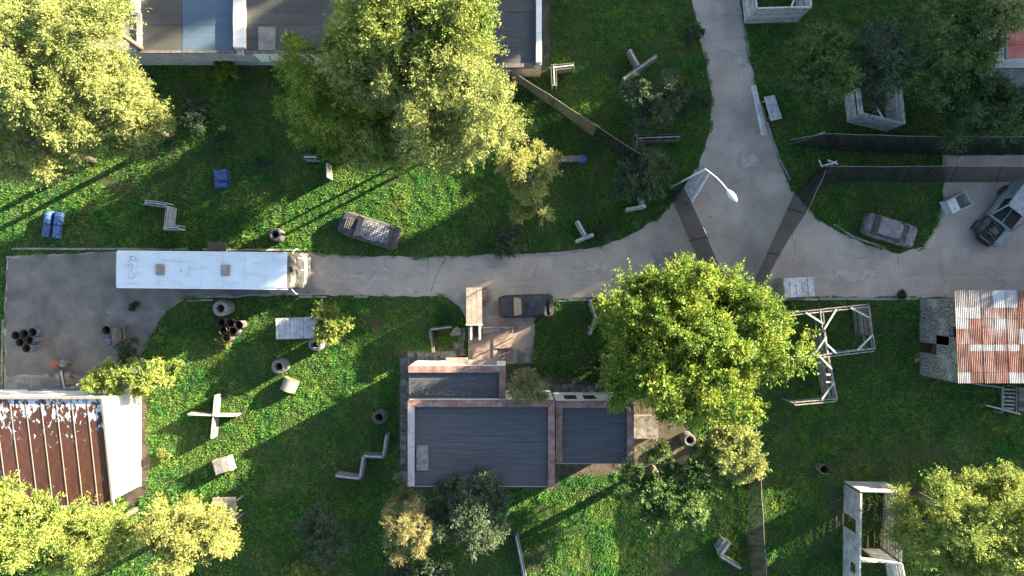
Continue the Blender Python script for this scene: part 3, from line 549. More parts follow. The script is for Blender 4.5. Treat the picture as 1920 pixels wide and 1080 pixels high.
b = MB(); b.box(xw_,xe_-.3,yS+.35,yS+.65,-.1,zS-.12); part('wall', b, M['white'], gh)
b = MB(); b.box(xe_,xe_+.12,yS+.35,yN-.1,-.05,.3); part('plinth', b, M['greywall'], gh)
xr = xe_+.05; pw = .99
sl_ = (zN-zS)/(yN-yS)
def zroof(y): return zS+(y-yS)*sl_
for i in range(13):
    xb = xr-i*pw; xa = xb-pw+.012
    b = MB(); b.add([(xa,yS,zroof(yS)-.04),(xb,yS,zroof(yS)-.04),(xb,yN,zroof(yN)-.04),(xa,yN,zroof(yN)-.04),(xa,yS,zroof(yS)),(xb,yS,zroof(yS)),(xb,yN,zroof(yN)),(xa,yN,zroof(yN))],[(0,3,2,1),(4,5,6,7),(0,1,5,4),(1,2,6,5),(2,3,7,6),(3,0,4,7)])
    rp = link_mesh('roof_sheet', b, M['peel'], ((xa+xb)/2,yN,zN)); rp.parent = gh; rp.location = ((xa+xb)/2-gh.location.x, yN-gh.location.y, zN)
    b = MB(); b.beam((xa,yS-.02,zroof(yS)+.01),(xa,yN,zroof(yN)+.01),.05,.035); part('seam', b, M['seam'], gh)
b = MB(); b.beam((xw_-1,yN+.06,zN+.04),(xr+.05,yN+.06,zN+.04),.16,.22); part('ridge_cap', b, M['seam'], gh)
b = MB(); b.beam((xr+.03,yS-.04,zS+.02),(xr+.03,yN,zN+.02),.12,.18); part('verge_trim', b, M['seam'], gh)
b = MB(); b.beam((xw_-1,yS-.05,zS-.06),(xr,yS-.05,zS-.06),.12,.12); part('gutter', b, M['steel'], gh)
for i,(pa,pb,hh) in enumerate([((18,738),(60,741),.5),((52,733),(110,740),.7),((88,736),(160,726),.55),((110,741),(150,733),.8),((140,738),(190,744),.6)]):
    a = V3(*pa,hh); c = V3(*pb,hh*.6); b = MB(); b.beam(a,c,.42,.05); b.beam((a.x,a.y,-.05),(a.x,a.y,hh),.08,.08)
    b.beam((c.x,c.y,-.05),(c.x,c.y,hh*.6),.08,.08); solo('leaning_board', b, M['wooddark' if i%2 else 'wood'], ['short grey board propped at the far end of the rusty-roofed house','dark board propped beside the lying drums','long grey board slanting from the drums to the lilac bush','dark board crossing the long grey board by the house wall','grey board propped under the lilac bush at the gable'][i],'board',(a.x,a.y,0),0,'boards propped on the north wall')

# central flat-roofed house in three sections
def flat_house(label, pxa, pya, pxb, pyb, h, cops, nstrip, wmat, nops=(), felt='felt', cw=.42, rec=.22, matn=None):
    x0,x1,y0,y1 = rect(pxa,pya,pxb,pyb,h)
    root = thing('flat_roof_house', label, 'house', ((x0+x1)/2,(y0+y1)/2,0), 0, 'sections of the flat-roofed house')
    box_walls(root,x0+.03,x1-.03,y0+.03,y1-.03,h-.12,wmat,.28,{'n':nops})
    b = MB(); b.box(x0+.31,x1-.31,y0+.31,y1-.31,h-rec-.25,h-rec-.06); part('roof_slab', b, M['concrete'], root)
    ax0 = x0+(cw if 'w' in cops else 0); ax1 = x1-(cw if 'e' in cops else 0); ay1 = y1-(cw if 'n' in cops else 0); ay0 = y0
    strips_roof(root, ax0+.01, ax1-.01, ay0+.02, ay1-.01, h-rec if 's' in cops else h-.10, nstrip, M[felt]) if False else strips_roof(root, ax0+.01, ax1-.01, ay0-.02, ay1-.01, h-.11, nstrip, M[felt])
    if 'n' in cops: coping(root,(x0,y1-cw/2),(x1,y1-cw/2),cw,h+.12,.24,M[cops['n']])
    if 'w' in cops: coping(root,(x0+cw/2,y1-cw-.01),(x0+cw/2,y0),cw,h+.12,.24,M[cops['w']])
    if 'e' in cops: coping(root,(x1-cw/2,y1-cw-.01),(x1-cw/2,y0),cw,h+.12,.24,M[cops['e']])
    b = MB(); b.beam((x0,y0-.05,h-.12),(x1,y0-.05,h-.12),.05,.16); part('eave_trim', b, M['seam'], root)
    return root,(x0,x1,y0,y1)
cm,cq = flat_house('main block of the flat-roofed house with dark felt and red coping',765,750,1040,911,4.35,{'n':'coping','w':'coping_grey','e':'coping'},11,M['white'])
cn,nq = flat_house('lower north block with rubble on its roof and sunlit red coping',766,686,948,746,3.7,{'n':'coping','e':'coping'},3,M['white'])
ce,eq = flat_house('east block with white window wall and square dark roof',1042,752,1188,868,4.0,{'n':'coping','w':'coping','e':'coping'},6,M['white'],[(2.2,3.05,1.2,3.0),(3.5,4.35,1.2,3.0)])
x0,x1,y0,y1 = rect(781,834,803,882,4.28); b = MB(); b.box(x0,x1,y0,y1,4.22,4.33); part('roof_hatch', b, M['paver'], cm)
b = MB(); b.box(eq[0]+.5,eq[1]-.5,eq[2]+.5,eq[3]-.5,.02,.05); part('inner_floor', b, M['dark'], ce)
# dark panes paint the unlit window openings of the east block
for a in (2.2,3.5):
    xx = eq[1]-.03-a; b = MB(); b.box(xx-.84,xx-.01,eq[3]-.10,eq[3]-.06,1.21,2.99); part('window', b, M['dark'], ce)
rbm = MB(); gg = random.Random(5)
for i in range(100):
    px = gg.gauss(820,24) if i < 85 else gg.uniform(770,930); py = 741-abs(gg.gauss(0,5)) if i < 85 else gg.uniform(702,742)
    x,y = W(min(max(px,768),930),py,3.6); s = gg.uniform(.02,.075); a = gg.uniform(0,3.1); rbm.beam((x-math.cos(a)*s,y-math.sin(a)*s,3.59+s*.4),(x+math.cos(a)*s,y+math.sin(a)*s,3.59+s*.4),s*1.3,s*.9)
ro = solo('roof_rubble', rbm, M['rubble'], 'scattered brick and plaster rubble on the lower north roof', 'rubble', (nq[0],nq[2],3.58)); ro['kind'] = 'stuff'
# white canopy slabs in front of the north block
for (pa,pb,qa,qb,z) in [(836,671,877,682,3.1),(879,675,932,686,2.9)]:
    x0,x1,y0,y1 = rect(pa,pb,qa,qb,z); b = MB(); b.box(x0,x1,max(y0,nq[3]-.05),y1,z-.18,z); part('canopy', b, M['woodwarm'], cn)
x0,x1,y0,y1 = rect(1190,781,1233,821,.8); an = thing('low_annex','low grey concrete annex slab at the house east side','annex',((x0+x1)/2,(y0+y1)/2,0))
b = MB(); b.box(x0,x1,y0,y1,-.05,.72); part('base', b, M['paver'], an)
strips_roof(an,x0-.05,x1+.05,y0-.05,y1+.05,.8,2,M['paver'],'x','slab',.07)

# terrace, stair, railing, booth
x0,x1,y0,y1 = rect(878,612,963,676,.55); tr = thing('terrace','brownish concrete terrace with steps in front of the lower north block','terrace',((x0+x1)/2,(y0+y1)/2,0))
xs_,ys_ = W(925,653,.55)
b = MB(); b.box(x0,x1,ys_,y1,-.05,.55); b.box(x0,xs_,y0,ys_,-.05,.55); part('platform', b, M['terrace'], tr)
for i in range(5):
    xa = xs_+(x1-xs_)*i/5; b = MB(); b.box(xa+.012,xs_+(x1-xs_)*(i+1)/5,y0,ys_-.012,-.05,.47-i*.095); part('step', b, M['terrace'], tr)
def rail(root, a, c, z0, h, m_, n=3):
    a = Vector(a); c = Vector(c)
    for i in range(n):
        p = a.lerp(c, i/(n-1)); b = MB(); b.beam((p.x,p.y,z0-.05),(p.x,p.y,z0+h),.05,.05); part('rail_post', b, m_, root)
    for k in (1.0,.5):
        b = MB(); b.beam((a.x,a.y,z0+h*k),(c.x,c.y,z0+h*k),.06,.06); part('handrail', b, m_, root)
rail(tr,(x1-.05,y1-.05),(x1-.05,ys_+.05),.55,.9,M['woodwarm']); rail(tr,(x0+.9,y1-.06),(x1-.1,y1-.06),.55,.45,M['wood'],4)
zb = 2.5
x0,x1,y0,y1 = rect(874,539,904,607,zb); bt = thing('plank_booth','narrow booth with pale plank roof and white side walls on the terrace','booth',((x0+x1)/2,(y0+y1)/2,0))
ylow = W(0,637,1.2)[1]
for sx in (x0+.26,x1-.22):
    b = MB(); b.box(sx-.07,sx+.07,y0+.05,y1-.1,-.02,zb-.06); part('side_wall', b, M['woodwhite'], bt)
    b = MB(); b.box(sx-.07,sx+.07,ylow,y0+.045,-.02,1.35); part('side_wall', b, M['woodwhite'], bt)
b = MB(); b.box(x0+.34,x1-.30,ylow+.15,y1-.15,.0,.62); part('floor', b, M['wooddark'], bt)
for i in range(3):
    for j in range(3):
        xa = x0+(x1-x0)*i/3; ya = y0+(y1-y0)*j/3; b = MB(); dz = random.uniform(0,.02); b.box(xa+.006,xa+(x1-x0)/3-.006,ya+.006,ya+(y1-y0)/3-.006,zb-.06+dz,zb+dz); part('roof_plank', b, M['woodwarm'], bt)
b = MB(); b.box(x0-.02,x1+.02,y0-.1,y0-.02,zb-.14,zb+.0); part('roof_trim', b, M['white'], bt)
b = MB(); b.prism([tuple(W(*p,.9)) for p in [(905,627),(936,620),(937,615),(920,614),(905,617)]],.56,.72); solo('broken_panel', b, M['woodwarm'], 'broken pale panel lying on the terrace beside the booth','panel',(W(920,620,.6)[0],W(920,620,.6)[1],.55))
b = MB(); b.prism([tuple(W(*p)) for p in [(843,627),(848,630),(862,628),(865,618),(858,612),(850,616)]],-.02,.16); solo('stone_block', b, M['concrete'], 'pale rough stone slab on the grass beside the booth','stone',(*W(853,621),0))
b = MB()
x,y = W(912,553); b.box(x-.22,x+.1,y-.55,y+.5,0,.5); solo('planter_box', b, M['wooddark'], 'dark narrow trough standing beside the booth','trough',(x,y,0))
rub = MB()
for i in range(60):
    px = gg.uniform(970,997); py = 682-abs(gg.gauss(0,12)); x,y = W(px,py); s = gg.uniform(.03,.12); a = gg.uniform(0,3.1); rub.beam((x-math.cos(a)*s,y-math.sin(a)*s,s*.4),(x+math.cos(a)*s,y+math.sin(a)*s,s*.4),s*1.3,s*.9)
ro = solo('path_rubble', rub, M['rubble'], 'pale rubble at the foot of the terrace steps','rubble',(*W(985,675),0)); ro['kind'] = 'stuff'

# speckled ruin with patchwork tin roof, east edge
zt = 4.3
bx0,by1 = W(1724,560); bx1,by0 = W(2080,703)
tn = thing('tin_roof_house','speckled-wall house with patchwork rusty and zinc corrugated roof','house',(bx0,by0,0))
box_walls(tn,bx0,bx1,by0,by1,zt-.15,M['camo'],.3,{'w':[(W(0,560)[1]-W(0,625)[1]-.3,W(0,560)[1]-W(0,660)[1]-.3,-.1,1.9),(1.45,2.75,3.25,4.05)],'s':[(3,4.2,1,2.2)]})
b = MB(); b.box(bx0+.3,bx1-.3,by0+.3,by1-.3,0,.04); part('inner_floor', b, M['dirt'], tn)
rx0,_,_,ry1 = rect(1790,544,1900,600,zt); ry0 = rect(1790,544,1900,717,zt+.35)[2]; rx1 = W(2100,0,zt)[0]
cwid = .80; rowsh = 5
pat = ["OOOzzzrr","zzrrrrrr","rrrzrrrr","rrrrrrzz","zzzzrrrr","rrrrzrrr","rrrrrrrr"]
rowy = [0,.19,.30,.42,.58,.66,.88,1.0]
patt = [['o','o','o','z','z','r','r','z','r','r'],['z','z','r','r','r','r','z','r','r','r'],['z','r','r','z','r','r','r','r','z','r'],['r','r','r','r','r','z','r','r','r','r'],  # first dark sheets carry the painted shadow in the corner
        ['r','z','z','z','z','r','r','r','r','r'],['r','r','r','r','r','r','r','z','r','r'],['z','r','r','r','z','z','r','r','r','r']]
for rI in range(7):
    for cI in range(10):
        xa = rx0+cI*cwid; ya = ry1+(ry0-ry1)*rowy[rI]; yb = ry1+(ry0-ry1)*rowy[rI+1]-.05
        za = zt+.35*rowy[rI]+.012*(rI%2); zb_ = zt+.35*rowy[rI+1]+.012*(rI%2)+.012
        n = 33; rows = []
        for yy, zz in ((yb,zb_),(ya,za)):
            rows.append([(xa+(cwid+.03)*k/(n-1), yy, zz+.022*math.cos(2*math.pi*7*k/(n-1))+.006*(cI%2)) for k in range(n)])
        b = MB(); b.grid(rows); part('roof_sheet', b, M[{'o':'shadetin','z':'zinc','r':'rusttin'}[patt[rI][cI]]], tn, smooth=True)
for k in range(4):
    yy = ry0+(ry1-ry0)*(k+.5)/4; b = MB(); zz = zt+.35*(1-(k+.5)/4); b.beam((rx0,yy,zz-.1),(rx1,yy,zz-.1),.08,.12); part('rafter', b, M['wooddark'], tn)
for i in range(16):
    px = gg.choice([(1718,674),(1752,651),(1722,668),(1748,655)]); x,y = W(px[0]+gg.uniform(-4,4),px[1]+gg.uniform(-4,4)); a = gg.uniform(0,3); z = .04+.075*(i%3)
    b = MB(); b.box(-.12,.12,-.06,.06,-.035,.035); o = solo('brick', b, M['brick'], 'loose orange brick on the pile by the speckled house doorway','brick',(x,y,z),a,'bricks by the doorway',world=False)
# timber stair deck south of it
sd = thing('timber_stair','grey timber stair and deck under the tin roof eave','stair',(*W(1890,750),0))
for i in range(6):
    a = V3(1881-i*.4,730+i*7.0,1.0); c = V3(1904-i*.2,731+i*7.2,1.0); b = MB(); b.beam((a.x,a.y,1.0-i*.02),(c.x,c.y,1.0-i*.02),.13,.05); part('tread', b, M['wood'], sd)
for px in (1880,1906):
    a = V3(px,726,.95); c = V3(px-1,774,.9); b = MB(); b.beam(a,c,.09,.14); part('stringer', b, M['wood'], sd)
    for q in (a,c): b = MB(); b.beam((q.x,q.y,-.05),(q.x,q.y,.92),.08,.08); part('post', b, M['wood'], sd)
for i in range(5):
    a = V3(1910,730+i*9.2,1.05); c = V3(1990,733+i*9.2,1.05); b = MB(); b.beam(a,c,.3,.05); part('deck_board', b, M['wooddark'], sd)
a = V3(1850,760,.9); c = V3(1912,776,.9); b = MB(); b.beam(a,c,.1,.14); part('beam', b, M['woodwhite'], sd)
for q in (a,c): b = MB(); b.beam((q.x,q.y,-.05),(q.x,q.y,.9),.08,.08); part('post', b, M['wood'], sd)
b = MB(); b.beam(V3(1828,720,.9),V3(1880,727,.9),.09,.1); part('beam', b, M['wood'], sd)
q = V3(1828,720,.9); b = MB(); b.beam((q.x,q.y,-.05),(q.x,q.y,.9),.08,.08); part('post', b, M['wood'], sd)

# ---------------------------------------------------------------- timber walls and barriers
def board_wall(root, p0, p1, h, m_, bh=.17, gap=.025, th=.03, post=.07, pstep=1.8, rail_top=True, z0=0, skip=0.0, cap=False):
    p0 = Vector(p0); p1 = Vector(p1); L = (p1-p0).length; d = (p1-p0).normalized(); n = Vector((-d.y,d.x))
    k = max(1, int(L/pstep)+1)
    for i in range(k+1):
        p = p0+d*(L*i/k)+n*(post*.5+th*.5); b = MB(); b.beam((p.x,p.y,z0-.1),(p.x,p.y,z0+h+.02),post,post,(d.x,d.y,0)); part('post', b, m_, root)
    nb_ = int(h/(bh+gap))
    for i in range(nb_):
        if random.random() < skip: continue
        z = z0+.04+bh/2+i*(bh+gap); j = random.uniform(-.012,.012); e0 = random.uniform(-.03,.02); e1 = random.uniform(-.02,.03)
        a = p0+d*e0+n*j; c = p1+d*e1+n*random.uniform(-.012,.012); b = MB(); b.beam((a.x,a.y,z),(c.x,c.y,z+random.uniform(-.012,.012)),th,bh); part('board', b, m_, root)
    if cap:
        b = MB(); a = p0+n*post*.6; c = p1+n*post*.6; b.beam((a.x,a.y,z0+h+.035),(c.x,c.y,z0+h+.035),post*1.6,.035); part('cap_board', b, m_, root)
def barrier(label, lines, h=1.0, m_='wood', dbl=.22, cat='barrier', name='plank_barrier', cap=False, **kw):
    h = min(h, 1.0); p = lines[0][0]; x,y = W(*p,h); root = thing(name, label, cat, (x,y,0), 0, 'plank barriers on the field')
    for ln in lines:
        P = [Vector(W(*q,h)) for q in ln]
        for a, c in zip(P[:-1], P[1:]):
            if dbl:
                d = (c-a).normalized(); n = Vector((-d.y,d.x))*dbl/2
                board_wall(root, c+n, a+n, h, M[m_], cap=False, **kw); board_wall(root, a-n, c-n, h, M[m_], cap=False, **kw)
                b = MB(); b.beam((a.x,a.y,h-.02),(c.x,c.y,h-.02),.09,.04); part('top_rail', b, M['woodwhite' if m_!='wooddark' else 'wood'], root)
            else: board_wall(root, a, c, h, M[m_], cap=cap, **kw)
    return root
barrier('X-shaped grey plank barrier on the grass above the grey-green shrub',[[(1170,147),(1231,105)],[(1181,92),(1197,122)]],1.2)
barrier('L-shaped slatted barrier beside the white-parapet building corner',[[(1040,126),(1076,122)],[(1038,121),(1040,160)]],1.1,dbl=.34)
barrier('long dark plank wall behind the shrub with yellow tips',[[(1194,259),(1275,256)],[(1194,252),(1195,280)]],1.2,'wooddark',dbl=.38)
barrier('L-shaped pale barrier under the shrub at the end of the net',[[(1177,392),(1210,386)],[(1202,368),(1206,385)]],1.1,'woodwhite',dbl=.2)
barrier('Z-shaped barrier with white panel near the road bend',[[(1083,415),(1097,440)],[(1082,452),(1112,440)]],1.1,'woodwhite',dbl=.22)
barrier('short slatted wall with warm post under the willow',[[(570,294),(592,295)]],1.1,'wood',dbl=.3)
barrier('single upright warm-coloured plank cover under the willow edge',[[(613,306),(615,333)]],1.1,'woodwarm',dbl=.14)
barrier('Z-shaped barrier with white board between the blue drums',[[(272,379),(312,384)],[(315,388),(311,423)],[(307,427),(335,426)]],1.1,'woodwhite',dbl=.28)
barrier('cross-shaped barrier catching the sun on the lawn',[[(403,742),(396,822)],[(352,777),(398,779)],[(402,780),(442,780)]],.9,'wood',dbl=.13)
barrier('zigzag double plank barrier west of the flat-roofed house',[[(724,817),(718,857),(681,855),(674,898),(629,892)]],1.1,'wood',dbl=.16)
barrier('thin L-shaped barrier next to the stone block by the terrace',[[(847,613),(806,618),(812,660)]],1.1,'wooddark',dbl=.16)
barrier('bent plank barrier at the edge of the big rounded tree',[[(1107,561),(1118,597),(1106,628)]],1.2,'wood',dbl=.16)
barrier('weathered plank wall at the bottom edge below the dark elder',[[(968,1006),(985,1090)]],1.4,'wood',dbl=.2)
barrier('L-shaped barrier with sunlit top rail in the sunny clearing',[[(1368,1018),(1352,1042)],[(1352,1044),(1389,1066)]],1.1,'woodwarm',dbl=.16)
# leaning/lying pieces
def slat_panel(name,label,cat,pxs,z0,z1,n,m_,grp=None,along=0,legs=True):
    """slatted panel through four photo corners (going round), z0 z1 heights of the two ends"""
    A = [V3(*p,z) for p,z in zip(pxs,(z0,z0,z1,z1))]; c = sum(A,Vector())/4; root = thing(name,label,cat,(c.x,c.y,0),0,grp)
    for i in range(n):
        t0 = (i+.04)/n; t1 = (i+.96)/n
        if along == 0: q = [A[0].lerp(A[1],t0),A[0].lerp(A[1],t1),A[3].lerp(A[2],t1),A[3].lerp(A[2],t0)]
        else: q = [A[0].lerp(A[3],t0),A[1].lerp(A[2],t0),A[1].lerp(A[2],t1),A[0].lerp(A[3],t1)]
        dz = random.uniform(-.012,.012); up = Vector((0,0,.02+dz)); b = MB(); b.add([v-Vector((0,0,.02)) for v in q]+[v+up for v in q],[(0,3,2,1),(4,5,6,7),(0,1,5,4),(1,2,6,5),(2,3,7,6),(3,0,4,7)]); part('slat', b, m_, root)
    for a,c2 in (((A[0].lerp(A[3],.15)),(A[1].lerp(A[2],.15))),((A[0].lerp(A[3],.85)),(A[1].lerp(A[2],.85)))):
        if along == 1: a,c2 = (A[0].lerp(A[1],.15 if a is A[0] else .15),A[3].lerp(A[2],.15)) if False else (a,c2)
        b = MB(); b.beam(a-Vector((0,0,.06)),c2-Vector((0,0,.06)),.09,.07); part('bearer', b, m_, root)
        if legs:
            for q in (a,c2):
                if q.z > .2: b = MB(); b.beam((q.x,q.y,-.05),(q.x,q.y,q.z-.05),.08,.08); part('leg', b, m_, root)
    return root
slat_panel('slatted_platform','slatted plank platform half covered by the leafy bush','platform',[(517,597),(602,593),(602,634),(518,636)],1.1,1.1,24,M['woodwhite'])
slat_panel('slatted_board','tilted pale slatted board next to the long bench plank','board',[(1432,182),(1452,178),(1467,222),(1445,227)],.5,.25,5,M['woodwhite'])
slat_panel('plank_bench','long pale plank bench along the east side of the north road','bench',[(1408,161),(1418,160),(1438,252),(1427,254)],.5,.5,2,M['woodwhite'])
slat_panel('wood_pallet','wooden pallet leaning between the bus and the kerb','pallet',[(388,472),(425,472),(423,454),(391,453)],.1,1.0,7,M['woodwarm'],along=1,legs=False)
slat_panel('plank_shelter','plank lid of the crate under the yellow willow','crate',[(398,933),(443,932),(444,980),(400,980)],1.2,1.1,6,M['woodwarm'])
def crate(label, corners, h, n=4, m_='woodwhite', lid=1.0, along=0, cat='crate'):
    P = [Vector(W(*p,h)) for p in corners]; c = sum(P,Vector((0,0)))/4; root = thing('wooden_crate',label,cat,(c.x,c.y,0),0,'crates on the field')
    for i in range(4):
        a = P[i]; d = P[(i+1)%4]
        for k in range(3):
            z = .03+h*(k+.5)/3; b = MB(); b.beam((a.x,a.y,z),(d.x,d.y,z),.035,h/3-.03); part('side_board', b, M[m_], root)
        b = MB(); b.beam((a.x,a.y,-.03),(a.x,a.y,h+.01),.08,.08); part('corner_post', b, M[m_], root)
    for i in range(n):
        t0 = (i+.03)/n*lid; t1 = (i+.97)/n*lid
        q = [P[0].lerp(P[1],t0),P[0].lerp(P[1],t1),P[3].lerp(P[2],t1),P[3].lerp(P[2],t0)] if along == 0 else [P[0].lerp(P[3],t0),P[1].lerp(P[2],t0),P[1].lerp(P[2],t1),P[0].lerp(P[3],t1)]
        z = h+.035+random.uniform(0,.012); b = MB(); b.prism([(v.x,v.y) for v in q][::-1] if (q[1]-q[0]).cross(q[2]-q[1]) < 0 else [(v.x,v.y) for v in q], z-.03, z); part('lid_board', b, M[m_], root)
    return root
crate('grey-white boarded crate standing on the road by the kerb',[(1468,522),(1524,519),(1527,555),(1472,558)],1.25,5,'woodwhite')
crate('half-open pale blue crate beside the wrecked truck',[(1775,377),(1810,359),(1824,383),(1785,401)],.8,2,'woodwhite',.42)
crate('small grey two-board crate between sun and shade on the lawn',[(398,866),(426,858),(433,882),(405,890)],.9,2,'wood')
crate('slatted crate in the corner of the sunlit L-shaped barrier',[(1346,1030),(1357,1012),(1370,1020),(1352,1046)],.8,5,'wood')
crate('crumpled dark crate beside the open drum in the yard',[(208,616),(230,612),(232,636),(211,651)],.7,2,'wooddark',.9)
# panel under the street lamp
ps = thing('board_screen','whitewashed board screen leaning at the foot of the street lamp','screen',(*W(1300,345),0),0)
A = [V3(1267,377,.05),V3(1304,318,.05),V3(1333,322,1.7),V3(1297,381,1.7)]
for i in range(6):
    q = [A[0].lerp(A[3],(i+.03)/6),A[1].lerp(A[2],(i+.03)/6),A[1].lerp(A[2],(i+.97)/6),A[0].lerp(A[3],(i+.97)/6)]; up = Vector((-.03,.02,.03)); b = MB(); b.add([v-up for v in q]+[v+up for v in q],[(0,3,2,1),(4,5,6,7),(0,1,5,4),(1,2,6,5),(2,3,7,6),(3,0,4,7)]); part('board', b, M['woodwhite'], ps)
for t in (.1,.9):
    q = A[3].lerp(A[2],t); b = MB(); b.beam((q.x,q.y,-.05),(q.x,q.y,1.68),.08,.08); part('post', b, M['wood'], ps)

# roofless plank huts
def hut(label, walls, h, m_='wood', braces=(), cat='hut', name='roofless_hut', **kw):
    p = walls[0][0]; x,y = W(*p,h); root = thing(name,label,cat,(x,y,0),0,'roofless plank huts')
    for ln in walls:
        a,c = Vector(W(*ln[0],h)), Vector(W(*ln[1],h))
        if len(ln) > 3:
            d = (c-a); L = d.length; k = max(1,round(L/2.2)); n = Vector((-d.y,d.x)).normalized()
            for i in range(k+1):
                p = a+d*(i/k); b = MB(); b.beam((p.x,p.y,-.1),(p.x,p.y,h),.10,.10); part('post', b, M[m_], root)
            for o_,zz in ((-.09,h),(.09,h-.02),(0,h*.5)):
                b = MB(); b.beam((a.x+n.x*o_,a.y+n.y*o_,zz),(c.x+n.x*o_,c.y+n.y*o_,zz),.06,.12); part('rail', b, M[m_], root)
            continue
        board_wall(root,a,c,h,M[m_] if len(ln) < 3 else M[ln[2]],cap=True,pstep=2.2,**kw)
    for q0,q1 in braces:
        a,c = V3(*q0,h), V3(*q1,h); b = MB(); b.beam((a.x,a.y,h+.08),(c.x,c.y,h+.08),.11,.06); part('brace', b, M['woodwhite'], root)
    return root
hut('open timber frame of two rooms beside the big rounded tree',[[(1628,573),(1470,590),'wood',1],[(1628,575),(1634,628)],[(1634,628),(1638,655),'wood',1],[(1638,656),(1545,667),'wood',1],[(1540,582),(1545,622),'wood',1],[(1545,622),(1551,663)],[(1548,668),(1475,672),'wood',1]],2.2,'wood',
    [((1510,586),(1543,607)),((1567,580),(1544,618)),((1594,577),(1628,595)),((1635,628),(1607,656)),((1548,632),(1525,666)),((1550,646),(1568,663)),((1475,590),(1470,600))],skip=.12)
hut('lower timber room attached below the two-room frame',[[(1552,669),(1568,748)],[(1568,750),(1490,757),'wood',1]],2.2,'wood',[((1534,666),(1559,692)),((1563,717),(1540,748)),((1548,702),(1556,702)),((1548,716),(1560,716))],skip=.12)
hut('pale plank hut at the top edge beside the north road',[[(1420,17),(1522,14)],[(1522,14),(1515,-70)],[(1420,16),(1410,-70)]],2.5,'woodwhite',[((1492,-10),(1482,16))],skip=.02)
hut('leaning plank hut half hidden under the grey-green tree',[[(1618,214),(1692,232)],[(1697,232),(1690,160)],[(1618,212),(1612,165)]],2.2,'woodwhite',[((1634,186),(1654,222))],skip=.05)
# white roofless hut
hw = 2.3; wh = thing('white_hut','white roofless two-room hut with a doorway beside the sunlit tree','hut',(*W(1617,925,hw),0))
def hwall(pa,pc,m_,ops=(),th=.1,h=hw):
    b = MB(); wall(b, W(*pa,hw), W(*pc,hw), -.05, h, th, ops); part('wall', b, m_, wh)
a = Vector(W(1615,924,hw)); c = Vector(W(1612,1120,hw))
hwall((1615,926),(1612,1120),M['hutwhite'],[(1.95,2.95,-.05,1.75),(5.0,5.7,.9,1.8)],.12); hwall((1613,921),(1694,923),M['hutwhite'],[(1.0,1.9,1.3,1.75)])
hwall((1618,1053),(1689,1055),M['hutwhite'],[(.3,1.1,-.05,1.7)])
board_wall(wh,W(1692,927,hw),W(1688,1052,hw),hw,M['wood'],bh=.11,gap=.03,pstep=2,cap=True); board_wall(wh,W(1690,1058,hw),W(1704,1130,hw),hw,M['woodwhite'],pstep=2,cap=True)

# ---------------------------------------------------------------- net fences
def net(label, top, bot, h, m_='net', seed=1, posts=None, n=60, fold=.10, nobot=False):
    """top: photo points at height h; bot: photo points on the ground"""
    T = [V3(*p,h) for p in top]; B = [V3(*p,0) for p in bot]
    root = thing('net_fence', label, 'net fence', tuple(B[0]), 0, 'shade net fences')
    def along(P, t):
        s = [(P[i+1]-P[i]).length for i in range(len(P)-1)]; L = sum(s)*t
        for i, q in enumerate(s):
            if L <= q or i == len(s)-1: return P[i].lerp(P[i+1], min(1,L/q))
            L -= q
    g = random.Random(seed); ph = [g.uniform(0,6) for _ in range(6)]; rows = []; K = 7; L = sum((B[i+1]-B[i]).length for i in range(len(B)-1)); n = max(12,int(L*6))
    for k in range(K):
        f = k/(K-1); r = []
        for i in range(n+1):
            t = i/n; a = along(B,t); c = along(T,t); p = a.lerp(c,f); d = (c-a); d.z = 0; 
            tt = along(B,min(1,t+.02))-along(B,max(0,t-.02)); nn = Vector((-tt.y,tt.x,0)).normalized()
            wv = math.sin(t*L*5+ph[0]+f*3)*.7+math.sin(t*L*13+ph[3]-f*5)*.45+math.sin(t*L*2.3+ph[1]-f*4)*.6+math.sin(t*L*9+ph[2]+f*2)*.3
            p = p+nn*wv*fold*(1-abs(2*f-1)**3); sag = -.12*abs(math.sin(t*L*math.pi/3.2))*f; p.z = max(.02,p.z+sag); r.append(p)
        rows.append(r)
    b = MB(); b.grid(rows); part('net', b, M[m_], root, smooth=True)
    cab = MB(); cab.tube([along(T,i/n)+Vector((0,0,-.12*abs(math.sin(i/n*L*math.pi/3.2)))) for i in range(n+1)], .018, 4); part('top_wire', cab, M['steel'] if m_=='net' else M['wood'], root)
    k = max(1,round(L/3.2))
    for i in range(k+1):
        c = along(T,i/k); a = along(B,i/k); b = MB(); b.tube([(a.x,a.y,-.1),tuple(c+Vector((0,0,.05)))],.028,6); part('post', b, M['dark'], root)
    return root
net('net fence with sunlight painted in as brown, running from the white-parapet building',[(957,131),(1050,190),(1120,236)],[(957,146),(1045,207),(1112,256)],2.6,'netsun',1)
net('black net fence continuing to the shrub with yellow tips',[(1121,237),(1175,272),(1218,300)],[(1113,257),(1165,297),(1200,318)],2.6,'net',2)
net('black net fence crossing the road below the street lamp',[(1283,350),(1297,377),(1350,498),(1368,540)],[(1252,366),(1264,385),(1314,500),(1328,540)],2.9,'net',3)
net('black net fence crossing the road towards the grass island',[(1422,560),(1460,482),(1519,388),(1550,318)],[(1400,556),(1440,470),(1487,366),(1530,318)],2.9,'net',4)
net('black net fence along the top of the grass island',[(1546,311),(1660,312),(1765,311),(1960,312)],[(1516,345),(1600,340),(1765,342),(1960,341)],3.0,'net',5)
net('upper black net fence beneath the shaded trees',[(1482,262),(1545,250),(1765,256),(1960,256)],[(1486,272),(1545,282),(1765,292),(1960,291)],3.0,'net',6)
net('net fence with weak sunlight painted in as brown-black, south of the pale grey-green tree',[(1418,800),(1427,868),(1430,947),(1440,1100)],[(1396,800),(1407,895),(1398,997),(1412,1100)],2.9,'nethalflit',7,fold=.14)
